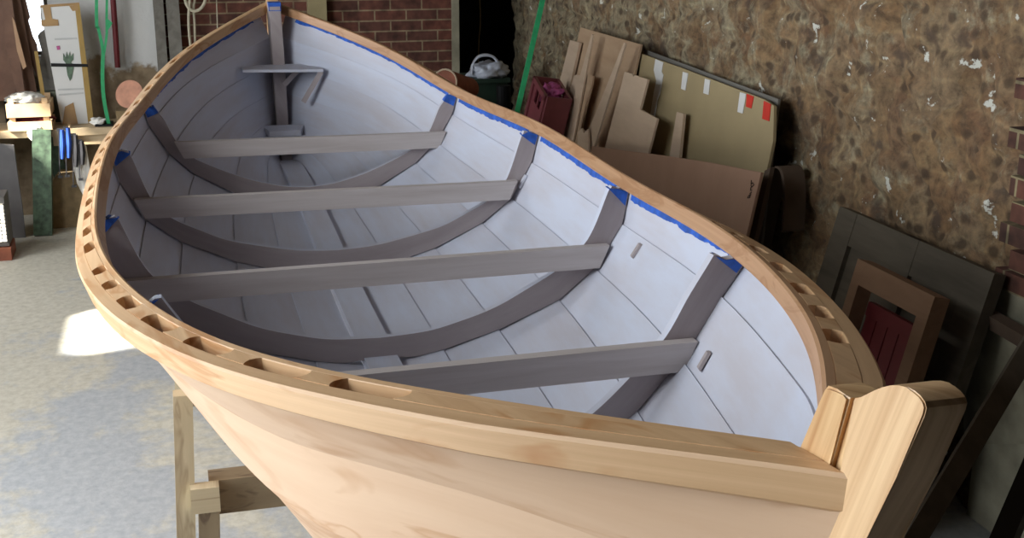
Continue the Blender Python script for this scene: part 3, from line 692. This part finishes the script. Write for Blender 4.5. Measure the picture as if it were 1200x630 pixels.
for q, m in ((((768,69),(777,73),(775,84),(777,88),(773,110),(770,118),(767,137),(762,134),(766,108),(769,95),(766,82)),'white_tape'), (((800,84),(806,86),(803,106),(798,104)),'white_tape'), (((826,92),(832,94),(830,111),(824,109)),'white_tape'),
             (((867,108),(874,110),(870,133),(864,131)),'white_tape'), (((875,110),(883,113),(880,127),(874,125)),'red_tape'), (((895,118),(903,122),(901,142),(893,139)),'red_tape')):
    pts = [onlean(a, b, 1.786, .15) for a, b in q]
    mesh_obj('tape_tab', slab(pts, (0,.003,0)), m, big)
leanw('board', [(680,32),(751,52)], ((660,120),(722,185)), 1.765, .15, 'ply', 'tall warm brown plywood board behind the narrow strips', 'board', .012, GB)
leanw('board', [(668,47),(679,50)], ((642,150),(655,158)), 1.735, .15, 'ply_b', 'leftmost leaning strip, next to the maroon crate', 'board', .018, GB)
leanw('board', [(673,88),(684,88)], ((652,158),(666,168)), 1.715, .15, 'ply_b', 'short pale strip just right of the leftmost strip', 'board', .012, GB)
leanw('board', [(693,40),(695,41)], ((660,160),(671,168)), 1.682, .15, 'ply_b', 'thin tapering sliver among the strips, its tip against the tall warm brown plywood', 'board', .010, GB)
leanw('board', [(683,87),(695,89),(694,98)], ((670,165),(676,165)), 1.698, .15, 'ply', 'short brown offcut with a slanted edge among the strips', 'board', .010, GB)
leanw('board', [(731,50),(733,51)], ((682,172),(695,176)), 1.65, .15, 'ply_b', 'longest pointed sliver crossing in front of the plywood', 'board', .010, GB)
lean('board', [(677,155),(682,150),(684,156),(689,151),(690,165),(690,200),(676,200)], 1.63, .15, 'ply_b', 'small jagged offcut at the foot of the pointed sliver', 'board', .01, GB)
lean('board', [(732,84),(741,86.5),(742,90),(744,88),(759,93),(750,128),(770,139),(757,190),(750,230),(695,230),(709,172)], 1.665, .15, 'ply_b', 'stepped pale plywood offcut with a notch in its right side', 'board', .012, GB)
leanw('board', [(793,131),(801,133)], ((785,180),(796,184)), 1.74, .15, 'ply_b', 'single narrow stick standing in front of the big brown sheet', 'board', .015, GB)
low = leanw('sheet_board', [(694,171),(730,176),(770,181),(830,190),(892,202)], ((668,250),(869,300)), 1.60, .15, 'ply_red', 'reddish brown plywood sheet lowest in front, with a pencilled scrawl', 'sheet', .012, GB)
# pencil scrawl near its right edge
ns = lambda a, b: onlean(a, b, 1.597, .15)
scr = [(880.5,211),(880,216),(882,214),(883.5,216.5),(881,219),(879.8,217)], [(880,219),(879.5,223),(881,222.5)], [(880.5,225),(878.5,227),(880,228),(877,229.5),(876,232),(878.5,231.5),(879,228)]
bm = bmesh.new()
for s_ in scr: tube([ns(*q) for q in s_], .0018, bm, 5)
mesh_obj('pencil_mark', bm, 'black', low)
leanw('board', [(896,200),(903,196)], ((880,270),(886,272)), 1.70, .15, 'ply_edge', 'dark board edge behind the reddish plywood sheet', 'board', .02, GB)
# curved offcut
cs = [onlean(a, b, 1.87, .10) for a, b in ((879,300),(886,262),(894,225),(901,203),(908,195),(915,197),(919,210),(920,235),(918,270))]
cs = smoothpath(cs, 5); rings = [[p+Vector((-.0,0,0)), p+Vector((0,.10,0)), p+Vector((.018,.10,-.012)), p+Vector((.018,0,-.012))] for p in cs]
tag(mesh_obj('curved_offcut', loft(rings), 'ply_edge'), 'dark bent strip of board arching beside the big brown sheet', 'board')

# old panelled door leaning on the wall
YD, SD = 1.72, .26
door = empty('old_door', onlean(1060, 420, YD, SD).xyz[:2]+(ZF,) if False else (1.35, YD, ZF), 'dark grey weathered panelled door leaning on the stone wall', 'door')
A, B = onlean(985, 241, YD, SD), onlean(1166, 321, YD, SD)
nD = Vector((0,1,-SD)).normalized(); dD = Vector((0,-SD,-1)).normalized(); xD = Vector((-1,0,0))
Wd = A.x-B.x; z_top = (A.z+B.z)/2; ytop = YD+SD*(z_top+FLOOR); O = Vector((A.x, ytop, z_top)); Hd = (z_top-ZF)/(-dD.z)-.002
def dp(u, v, w=0): return O + xD*u + dD*v + nD*w
def dbox(u0,u1,v0,v1,w0,w1, bm=None): return slab([dp(u0,v0,w0),dp(u1,v0,w0),dp(u1,v1,w0),dp(u0,v1,w0)], nD*(w1-w0), bm)
for v0, v1 in ((0,.13),(.42,.53),(Hd-.14,Hd)): mesh_obj('rail', dbox(.13,Wd-.13,v0,v1,0,.045), 'olddoor', door)
for u0, u1 in ((0,.13),(Wd-.13,Wd),(Wd/2-.06,Wd/2+.06)): mesh_obj('stile', dbox(u0,u1,0,Hd,-.002,.045), 'olddoor', door)
for u0, u1 in ((.13,Wd/2-.06),(Wd/2+.06,Wd-.13)):
    for v0, v1 in ((.13,.42),(.53,Hd-.14)): mesh_obj('panel', dbox(u0-.005,u1+.005,v0-.005,v1+.005,.018,.034), 'olddoor', door)
# brown frame with the maroon boarded panel behind
YF2, SF2 = 1.52, .25
fr = empty('door_surround', (1.1, YF2, ZF), 'brown wooden surround standing in front of the dark old door', 'door surround')
A, B = onlean(1005, 304, YF2, SF2), onlean(1096, 346, YF2, SF2); z_top = (A.z+B.z)/2; Wf = A.x-B.x
nD = Vector((0,1,-SF2)).normalized(); dD = Vector((0,-SF2,-1)).normalized(); O = Vector((A.x, YF2+SF2*(z_top+FLOOR), z_top)); Hf = (z_top-ZF)/(-dD.z)-.002
mesh_obj('head_rail', dbox(0,Wf,0,.085,0,.06), 'brownframe', fr); mesh_obj('jamb', dbox(0,.05,.085,Hf,0,.06), 'brownframe', fr); mesh_obj('jamb', dbox(Wf-.06,Wf,.085,Hf,0,.06), 'brownframe', fr); mesh_obj('bottom_rail', dbox(.05,Wf-.06,Hf-.07,Hf,0,.06), 'brownframe', fr)
bm = bmesh.new(); 
ww = (Wf-.06-.055)/5
for i in range(5): dbox(.052+ww*i,.052+ww*(i+1)-.006,.165,Hf-.01,.068,.082, bm)
dbox(.05,Wf-.06,.135,.185,.062,.09, bm); dbox(.052,Wf-.065,.17,Hf-.005,.083,.088, bm)
tag(mesh_obj('maroon_panel', bm, 'maroon'), 'maroon painted boarded panel seen through the brown frame', 'panel')
# pale render patch and dark timbers at the wall foot, right edge
lean('render', [(1138,380),(1175,385),(1215,410),(1240,460),(1240,520),(1130,520),(1128,440)], 2.02, .012, 'daub', None, None, .02)['kind'] = 'structure'
bpy.data.objects['render'].name = 'trim_3'
def plank3(pa, pb, ya, yb, w, t, mat, label):
    a, b = ony(*pa, ya), ony(*pb, yb); d = (b-a)
    if abs(d.z) > .25: b = a + d*((ZF+t*.6-a.z)/d.z)
    return tag(mesh_obj('plank_timber', bar(a, b, w, t, (0,1,.2)), mat), label, 'plank')
plank3((1225,375), (1030,700), 1.75, 1.0, .17, .05, 'olddoor', 'wide grey-brown plank propped diagonally behind the near stem')
plank3((1245,470), (1140,720), 1.70, 1.10, .10, .05, 'black', 'blackened timber right of the diagonal plank, at the picture edge')
plank3((1250,425), (1162,374), 1.86, 1.99, .05, .04, 'ply_edge', 'dark batten across the pale patch of render, right of the old door')

# ------------------------------------------------------------------ crate, bin, pot by the dark opening
O_ = onx(641, 113, 4.55); Ta = onx(627, 89, 4.88); va = Ta-O_; vc = Vector((0,-.24,-.97)).normalized()*.34; vb = Vector((.05,.17,-.03))
cr = empty('plastic_crate', tuple(O_+vc), 'maroon plastic bottle crate beside the leaning strips', 'crate')
def face(o, a, b, holes, name):
    n = a.cross(b).normalized()*.010; bm = bmesh.new()
    def pc(s0, s1, t0, t1, k=1): slab([o+a*s0+b*t0, o+a*s1+b*t0, o+a*s1+b*t1, o+a*s0+b*t1], n*k, bm)
    if holes: pc(0,1,0,.13); pc(0,.28,.13,.36); pc(.47,.53,.13,.36); pc(.72,1,.13,.36); pc(0,1,.36,1)
    else: pc(0,1,0,1)
    for s0 in (0, .88): pc(s0, s0+.12, 0, 1, -1.2)
    pc(0,1,0,.09,-1.2)
    mesh_obj(name, bm, 'crate', cr)
face(O_, va, vc, True, 'side'); face(O_+vb, va, vc, True, 'side'); face(O_, vb, vc, False, 'side'); face(O_+va, vb, vc, False, 'side')
mesh_obj('base', slab([O_+vc, O_+vc+va, O_+vc+va+vb, O_+vc+vb], vc.normalized()*-.015), 'crate', cr)
tag(mesh_obj('wooden_box', box(4.50,4.98,1.20,1.57,ZF,(O_+vc+vb).z-.02), 'olddoor'), 'dark low box under the maroon crate', 'box')
def blob(name, c, r, mat, label, cat, seed=0, amp=.25, parent=None):
    bm = bmesh.new(); bmesh.ops.create_icosphere(bm, subdivisions=4, radius=1); uvl(bm)
    for v in bm.verts:
        n_ = v.co.normalized(); k = 1+amp*noise.noise(n_*1.7+Vector((seed,0,0)))+amp*.5*noise.noise(n_*5+Vector((seed,3,0)))
        v.co = Vector(c) + Vector((n_.x*r[0], n_.y*r[1], n_.z*r[2]))*k
    o = mesh_obj(name, bm, mat, parent, smooth=True)
    return tag(o, label, cat) if label else o
p = O_+va*.5+vb*.5-vc*(-.12); blob('cloth', tuple(p), (.08,.065,.06), 'pink', 'pink and purple cloth bundled in the maroon crate', 'cloth', 3, .5)
# green bin with bag, standing in the dark opening
bx = 5.95; bin_ = empty('storage_bin', (bx, 1.55, ZF), 'dark green plastic bin in front of the dark opening', 'bin')
a, b = onx(547, 88, bx), onx(588, 96, bx); zt = a.z
bm = loft([[(bx-.16*k, a.y-.03*(k-1)*6*0+.03*(1-k), z),(bx-.16*k, b.y-.03*(1-k), z),(bx+.16, b.y-.03*(1-k), z),(bx+.16, a.y+.03*(1-k), z)] for k, z in ((.7,ZF),(1,zt-.03))])
mesh_obj('body', bm, 'green_box', bin_)
bm = bmesh.new(); box(bx-.19,bx+.18,a.y-.012,b.y+.012,zt-.035,zt-.005,bm); mesh_obj('rim', bm, 'green_box', bin_)
tag(mesh_obj('canister', tube([onx(590,100,5.66), Vector((5.66, onx(592,175,5.66).y, ZF))], .05, seg=16), 'black'), 'black upright canister right of the green bin', 'canister')
c = onx(573, 82, 5.9); bag = empty('carrier_bag', (c.x, c.y, zt), 'white plastic carrier bag lying on the green bin', 'bag')
blob('bag_body', (c.x, c.y, c.z-.01), (.14,.13,.07), 'plastic_bag', None, None, 5, .45, bag)
hp = smoothpath([onx(*q, 5.85) for q in ((552,88),(553,78),(559,69),(568,66),(577,68),(583,76),(580,84))], 5)
bm = loft([[p_+Vector((-.02,0,0)), p_+Vector((.03,0,.004)), p_+Vector((.03,.006,.018)), p_+Vector((-.02,.006,.018))] for p_ in hp]); mesh_obj('handle', bm, 'plastic_bag', bag, smooth=True)
# terracotta pipe lying on something beyond the rail
pa, pb = onx(521, 91, 5.15), onx(549, 99, 5.45)
pp = empty('clay_pot', ((pa.x+pb.x)/2, (pa.y+pb.y)/2, pa.z-.1), 'terracotta cylinder with a pale rim showing above the starboard rail', 'pot')
bm = tube([pa+Vector((0,0,-.03)), pb+Vector((0,0,-.03))], [.085,.075], seg=24); mesh_obj('body', bm, 'terracotta', pp, smooth=False)
d = (pb-pa).normalized(); e1_ = d.cross(Vector((0,0,1))).normalized(); e2_ = e1_.cross(d); bm = tube([pa+Vector((0,0,-.03))+(e1_*math.cos(k*math.pi/12)+e2_*math.sin(k*math.pi/12))*.083 for k in range(25)], .006); mesh_obj('rim', bm, 'terra_rim', pp)
tag(mesh_obj('wooden_box', box(5.05,5.55,pa.y-.06,pb.y+.02,ZF,pb.z-.112), 'olddoor'), 'dark box holding up the terracotta cylinder', 'box')

# ------------------------------------------------------------------ straps and ropes
def strap(pts, w, mat, name, parent=None, t=.003, side=Vector((0,1,0))):
    rings = []
    for p in smoothpath(pts, 6): s = side.normalized()*w/2; n_ = Vector((t,0,0)); rings.append([p-s, p+s, p+s+n_, p-s+n_])
    return mesh_obj(name, loft(rings), mat, parent)
st = strap([Vector((3.1, onx(636,0,2.7).y+.25, ZC)), onx(655,-85,2.75), onx(636,0,2.7), onx(622,62,2.65), onx(606,132,2.6), onx(596,180,2.6)], .024, 'green_strap', 'lifting_strap')
tag(st, 'single green webbing strap hanging beyond the starboard rail', 'strap')
ls = empty('lifting_strap', tuple(onx(127,148,5.98)), 'forked green webbing strap hanging above the workbench', 'strap')
strap([Vector((5.98,onx(112,-170,5.98).y,ZC)), onx(112,-170,5.98), onx(113,14,5.98), onx(115,32,5.98), onx(119,50,5.98), onx(121,62,5.98)], .020, 'green_strap', 'strand', ls)
strap([Vector((5.98,onx(125,-170,5.98).y,ZC)), onx(125,-170,5.98), onx(125,16,5.98), onx(125,40,5.98), onx(122,62,5.98)], .016, 'green_strap', 'strand', ls, .004)
strap([onx(121,60,5.98), onx(120,90,5.98), onx(122,118,5.98), onx(128,148,5.98)], .024, 'green_strap', 'tail', ls, .006)
mesh_obj('flag', slab([onx(126,22,5.97), onx(132,27,5.97), onx(125,38,5.97)], (.004,0,0)), 'green_strap', ls)
R_ = [onx(216,-10,6.2), onx(218,3,6.2), onx(222,10,6.2), onx(228,13,6.2), onx(235,10,6.2), onx(240,2,6.2), onx(241,-12,6.2)]
rp = empty('rope', tuple(onx(228,30,6.2)), 'looped cream rope hanging in front of the brick wall', 'rope')
mesh_obj('loop', tube(smoothpath(R_,5), .011), 'rope', rp)
mesh_obj('strand', tube(smoothpath([Vector((6.2,onx(220,-60,6.2).y,ZC)), onx(220,-60,6.2), onx(221,20,6.2), onx(222,42,6.2), onx(226,75,6.2)],5), .009), 'rope', rp)
mesh_obj('strand', tube(smoothpath([Vector((6.22,onx(226,-60,6.22).y,ZC)), onx(226,-60,6.22), onx(227,10,6.22), onx(228,28,6.22), onx(229,75,6.22)],5), .008), 'rope', rp)
tag(mesh_obj('string', tube([Vector((6.25,onx(253.5,-60,6.25).y,ZC)), onx(254,5,6.25), onx(255.5,55,6.25)], .004), 'rope'), 'thin single string hanging right of the looped rope', 'string')
tag(mesh_obj('string', tube(smoothpath([Vector((6.9,onx(561,-60,6.9).y,ZC)), onx(561,-60,6.9), onx(563,20,6.9), onx(561,50,6.9), onx(560,100,6.9)],5), .005), 'sack'), 'thin brown string hanging in the dark opening', 'string')

# ------------------------------------------------------------------ workbench corner
XW = 5.9
bt = onx(60,152,XW).z       # bench-top height
L_, R_b = onx(8,165,XW).y, onx(135,160,XW).y
wb = empty('workbench', (XW+.2, (L_+R_b)/2, ZF), 'rough timber workbench with a green painted leg by the back wall', 'workbench')
mesh_obj('bench_top', box(XW, XW+.36, L_-.3, R_b+.35, bt-.045, bt), 'bench', wb)
mesh_obj('apron_board', box(XW+.02, XW+.05, onx(62,165,XW).y, R_b+.3, bt-.11, bt-.045), 'bench', wb)
ga, gb = onx(50,165,XW-.05), onx(50,272,XW-.30)
legp = [Vector((XW-.02, onx(51,165,XW).y, bt+.01)), Vector((5.8, -1.425, ZF))]
mesh_obj('leg', bar(legp[0], legp[1], .115, .10, (1,0,0)), 'grn_leg', wb)
mesh_obj('leg', bar((XW+.30, legp[0].y, bt-.04), (XW+.30, legp[0].y+.12, ZF), .09, .07, (1,0,0)), 'grn_leg', wb)
mesh_obj('leg', bar((XW+.1, R_b+.25, bt-.04), (XW+.1, R_b+.25, ZF), .08, .08, (1,0,0)), 'bench', wb)
# wooden crate on the bench
cy0, cy1 = onx(9,150,XW-.03).y, onx(61,150,XW-.03).y
wc = empty('wooden_crate', (XW+.1, (cy0+cy1)/2, bt), 'pale wooden slatted crate on the left of the workbench', 'crate')
zz0, zz1, zz2, zz3 = bt+.002, onx(30,137.5,XW-.03).z+.0, onx(30,143,XW-.03).z, onx(30,122,XW-.03).z
c0 = XW-.02; c1 = XW+.28; z_h = (onx(30,143,c0).z, onx(30,137.5,c0).z, onx(30,122,c0).z)
for za, zb in ((bt+.002, z_h[0]), (z_h[1], z_h[2])):
    for xa, xb in ((c0,c0+.014),(c1-.014,c1)): mesh_obj('slat', box(xa,xb,cy0,cy1,za,zb), 'cratewood', wc)
    for ya, yb2 in ((cy0,cy0+.014),(cy1-.014,cy1)): mesh_obj('slat', box(c0+.014,c1-.014,ya,yb2,za,zb), 'cratewood', wc)
zt2 = onx(30,116,c0).z
for xa in (c0+.014, c1-.044):
    for ya in (cy0+.014, cy1-.049): mesh_obj('corner_post', box(xa,xa+.03,ya,ya+.035,bt+.002,zt2), 'cratewood', wc)
mesh_obj('bottom', box(c0+.015,c1-.015,cy0+.015,cy1-.015,bt+.002,bt+.012), 'cratewood', wc)
c = onx(30,127,XW+.1); blob('plastic_wrap', (XW+.12, c.y, z_h[2]+.015), (.10,.105,.045), 'clear', 'crumpled clear plastic wrap in the wooden crate', 'wrap', 8, .35)
c = onx(35,141,XW+.1); blob('cloth', (XW+.12, c.y+.02, bt+.05), (.10,.13,.035), 'maroon', 'dark red cloth seen between the crate slats', 'cloth', 4, .3)
# tin box behind
ga, gb = onx(27,121,XW+.33), onx(68,106,XW+.33)
tb = empty('tool_box', (XW+.38, (ga.y+gb.y)/2, bt), 'grey-green long box behind the wooden crate', 'box')
mesh_obj('body', box(XW+.30,XW+.41,ga.y,gb.y,bt,gb.z-.035), 'greybox', tb); mesh_obj('lid', box(XW+.295,XW+.415,ga.y-.006,gb.y+.006,gb.z-.034,gb.z), 'greybox', tb)
# dark jar group at the far left
for (q0,q1,q2,lab,m) in ((3,22,88,'black tin standing left of the grey-green box','black'),(17,27,104,'small rusty orange tin by the black tin','terracotta')):
    a, b = onx(q0,118,XW+.36), onx(q1,118,XW+.36); zt3 = onx(10,q2,XW+.36).z; r = (b.y-a.y)/2
    bm = tube([(XW+.36,(a.y+b.y)/2,bt),(XW+.36,(a.y+b.y)/2,zt3-.015),(XW+.36,(a.y+b.y)/2,zt3-.014),(XW+.36,(a.y+b.y)/2,zt3)], [r*.9,r*.9,r,r], seg=18)
    tag(mesh_obj('tin', bm, m), lab, 'tin')
# stacked boards leaning at the far left, each one a piece
GS = 'boards leaning at the back left corner'
def leanb(pxs, xb, s, mat, label, th=.02):
    pts = [onleanx(a, b, xb, s) for a, b in pxs]; n_ = Vector((1,0,-s)).normalized()
    return tag(mesh_obj('board', slab(pts, n_*th), mat), label, 'board', GS)
leanb([(-60,-60),(-2,-60),(2,0),(18,100),(18,118),(-60,118)], 6.12, .06, 'brownboard', 'wide brown board at the picture left edge')
leanb([(-2,-60),(6,-60),(14,0),(29,108),(20,112),(8,60),(2,0)], 6.05, .07, 'brownboard', 'reddish brown board second from the picture left edge')
leanb([(14,20),(17,24),(31,78),(27,81),(20,60)], 6.02, .08, 'tanboard', 'slim tan batten with a bright edge among the dark boards')
leanb([(8,-60),(17,-60),(24,0),(44,112),(30,112),(17,30),(13,0)], 6.14, .07, 'brownboard', 'dark brown board behind the tan batten')
leanb([(17,-60),(25,-60),(30,0),(35,20),(33,24),(38,42),(43,52),(47,80),(44,92),(32,60),(23,0)], 6.20, .06, 'brownboard', 'jagged-edged board against the bright window gap')
leanb([(47,8),(52,10),(63,60),(66,108),(47,108),(45,84),(49,60),(44,42),(47,38),(52,34),(48,22)], 6.22, .06, 'grey_post', 'grey-green board leaning between window gap and wrapped panel')
leanb([(40,60),(44,60),(53,112),(48,112)], 6.10, .06, 'ochre', 'short ochre piece under the window gap', .01)
# wrapped panel
XP, SP = 6.05, .075
def pp_(a, b, o=0): return onleanx(a, b, XP+o, SP)
wp = tag(mesh_obj('wrapped_panel', slab([pp_(*q) for q in ((47,7),(91,4),(110,150),(73,150))], Vector((1,0,-SP)).normalized()*.03), 'panelwhite'), 'tall white wrapped panel with brown tape corners on the workbench', 'panel')
def deco(q, m, name, o=-.003):
    mesh_obj(name, slab([pp_(*k, o) for k in q], (.002,0,0)), m, wp)
deco(((88,10),(93,4),(111,150),(104,150)), 'ochre', 'edge_strip'); deco(((47,6),(93,3),(93,6),(47,9)), 'packtape', 'edge_strip', -.0034)
deco(((50,9),(59,8),(61,22),(68,23),(69,30),(49,31),(48,24),(53,23)), 'packtape', 'tape_patch', -.0042)
deco(((81,7),(91,6),(92,12),(85,13)), 'packtape', 'tape_patch', -.0042)
deco(((76,125),(86,120),(92,148),(73,148)), 'packtape', 'tape_patch', -.0042)
deco(((59.5,74),(103,75),(103.5,78.5),(60,78)), 'black', 'strap', -.006)
leaf = [(74,62),(77,67),(78,60),(80,66),(82,60),(83,66),(86,62),(86,70),(83,73),(87,76),(84,92),(82,95),(79,88),(77,74),(74,70)]
deco(leaf, 'leafgreen', 'printed_plant', -.0038)
deco(((64,45),(90,44),(91,46),(64,47)), 'print_grey', 'printed_line', -.0038); deco(((66,54),(70,53.5),(70.5,58),(67,58.5)), 'pink', 'printed_dot', -.0038)
deco(((68,104),(98,103),(98,105),(68,106)), 'print_grey', 'printed_line', -.0038); deco(((69,110),(98,108),(98,110),(69,112)), 'print_grey', 'printed_line', -.0038)
# bits on the bench
c = onx(122,143,XW+.1)
blob('rag', (XW+.12, onx(115,143,XW+.12).y, bt+.025), (.07,.05,.022), 'rag', 'white crumpled rag on the bench beside the green strap', 'rag', 2, .5)
tag(mesh_obj('tray', box(XW+.04,XW+.2,onx(111,149,XW).y,onx(132,149,XW).y,bt,bt+.012), 'black'), 'black shallow tray under the white rag on the bench', 'tray')
blob('rag', (XW+.0, onx(43,157,XW).y, bt-.02), (.045,.05,.055), 'rag', 'pale rag over the bench corner above the green leg', 'rag', 9, .4)
# rag hanging from the bench edge
hx = XW-.04
bm = slab([onx(*q,hx) for q in ((90,170),(96,166),(101,172),(104,190),(107,206),(104,222),(97,228),(90,214),(86,196),(87,180))], (.025,0,0))
tag(mesh_obj('rag', bm, 'rag'), 'sunlit white rag hanging from the bench edge', 'rag')
# clamps hanging from the bench edge
def clamp(px, y0, y1, grip, label, rot=0):
    cl = empty('bar_clamp', tuple(onx(px, y0, hx-.02)), label, 'clamp', 'clamps on the bench edge')
    a, b = onx(px-1, y0, hx-.03), onx(px+rot, y1, hx-.03)
    mesh_obj('bar', bar(a, b, .006, .016, (1,0,0)), 'steel', cl)
    m_ = a.lerp(b, .62); mesh_obj('grip', tube([a+Vector((0,.018,.0)), a.lerp(b,.3)+Vector((0,.022,0)), m_+Vector((0,.018,0))], [.014,.02,.012], seg=8), grip, cl)
    mesh_obj('jaw', bar(a+Vector((0,-.012,.0)), a+Vector((0,.022,.0)), .012, .02), 'steel', cl)
    mesh_obj('foot', bar(b+Vector((0,-.01,0)), b+Vector((0,.02,0)), .012, .016), 'steel', cl)
clamp(70, 152, 207, 'blue_grip', 'blue clamp with a long bar, leftmost on the bench edge')
clamp(77, 150, 206, 'blue_grip', 'blue clamp hanging just right of the leftmost clamp', 1)
clamp(86, 158, 218, 'steel', 'black clamp hanging between the blue clamps and the white rag', 0)
clamp(93, 165, 210, 'steel', 'black clamp hanging in front of the white rag', 1)
# hessian sack below
sk = [onx(*q, XW+.15) for q in ((62,214),(72,204),(100,203),(118,212),(124,262),(62,262))]
bm = loft([[(XW+.05+.1*math.sin(k)*0+dx, yy, z) for dx, yy, z in ((0,onx(62,230,XW+.1).y-.02*q,zz_),( .14,onx(62,230,XW+.1).y-.02*q,zz_),(.14,onx(122,230,XW+.1).y,zz_),(0,onx(122,230,XW+.1).y+.01*q,zz_))] for k, q, zz_ in ((0,1,ZF),(1,2,ZF+.12),(2,1,ZF+.25),(3,-1,ZF+.33),(4,-3,ZF+.37))])
tag(mesh_obj('sack', bm, 'sack', smooth=False), 'brown hessian sack on the floor under the workbench', 'sack')
# grey board at the far left under the bench and heater
leanb2 = tag(mesh_obj('board', slab([onx(*q, 5.75) for q in ((-40,165),(16,170),(22,215),(26,240))]+[Vector((5.75,onx(28,260,5.75).y,ZF)),Vector((5.75,onx(-40,260,5.75).y,ZF))], (.02,0,0)), 'slate'), 'plain grey board standing under the left end of the workbench', 'board')
hx2 = 5.2
hy0, hy1 = onx(-45,270,hx2).y, onx(8,270,hx2).y
ht = empty('heater', (hx2+.1, (hy0+hy1)/2, ZF), 'small heater with bright white grille at the left picture edge', 'heater')
hz = lambda py: onx(4,py,hx2).z
mesh_obj('base', box(hx2,hx2+.25,hy0,hy1+.01,ZF,hz(291)), 'terracotta', ht)
mesh_obj('casing', box(hx2+.03,hx2+.25,hy0,hy1,hz(290),hz(232)), 'heater_grey', ht)
mesh_obj('element', box(hx2+.022,hx2+.029,hy0,hy1-.01,hz(284),hz(240)), 'glow', ht)
bm = bmesh.new()
for i in range(11):
    z = hz(284)+(hz(240)-hz(284))*i/10; bar((hx2+.012,hy0,z),(hx2+.012,hy1+.004,z),.003,.004,bm=bm)
for i in range(9):
    yy = hy0+(hy1-hy0)*i/8; bar((hx2+.012,yy,hz(285)),(hx2+.012,yy,hz(239)),.004,.003,(1,0,0),bm=bm)
mesh_obj('grille', bm, 'steel', ht)
# pinkish clay saucer leaning behind the port rail
c = onx(153,111,6.0); rr = .095
sc = empty('clay_dish', tuple(c+Vector((0,0,-.1))), 'round pinkish clay dish on edge behind the port rail', 'dish')
dr = Vector((-.8,-.35,.35)).normalized()
bm = tube([c, c+dr*.008, c+dr*.02, c+dr*.021, c+dr*.01], [rr*.6,rr*.9,rr,rr*.93,rr*.5], seg=28); mesh_obj('dish', bm, 'pink_clay', sc, smooth=False)
tag(mesh_obj('storage_box', box(5.93,6.1,c.y-.10,c.y+.10,bt,c.z-.095), 'sack'), 'plain brown box below the clay dish', 'box')

# ------------------------------------------------------------------ light
def area(name, loc, target, sx, sy, e, col):
    l = bpy.data.lights.new(name, 'AREA'); l.shape = 'RECTANGLE'; l.size = sx; l.size_y = sy; l.energy = e; l.color = col
    o = bpy.data.objects.new(name, l); C.objects.link(o); o.location = W(loc)
    d = W(target)-W(loc); o.rotation_euler = d.to_track_quat('-Z', 'Y').to_euler(); return o
area('daylight_area_light', (.45, YL+.03, .72), (.7, 0, .3), 3.0, 3.2, 168, (0.93,0.965,1.0))
area('daylight_area_light', (4.17, YL+.03, .7), (4.8, 0, -.2), 1.05, 1.35, 48, (0.95,0.97,1.0))  # added to brighten the back-left corner, its window is made up
def sunspot(target, hole_y=YL, e=9000):
    d = SUN; T = Vector(target); pos = T - d*9
    l = bpy.data.lights.new('sun_beam', 'SPOT'); l.energy = e; l.spot_size = math.radians(7); l.spot_blend = .1; l.shadow_soft_size = .16; l.color = (1,.95,.85)
    o = bpy.data.objects.new('sun_beam', l); C.objects.link(o); o.location = W(pos); dd = W(T)-W(pos); o.rotation_euler = dd.to_track_quat('-Z','Y').to_euler()
sunspot(T1, e=60000); sunspot(T2, e=40000)
w = bpy.data.worlds.new('world'); bpy.context.scene.world = w; w.use_nodes = True; nt = w.node_tree
bg = nt.nodes['Background']; bg.inputs[0].default_value = (.85,.92,1,1); bg.inputs[1].default_value = 3.0
sc_ = bpy.context.scene
sc_.view_settings.view_transform = 'Standard'; sc_.view_settings.look = 'None'; sc_.view_settings.exposure = 0.0; sc_.view_settings.gamma = 1.0; sc_.view_settings.use_curve_mapping = False
for o in bpy.data.objects:
    if '_o' in o: del o['_o']
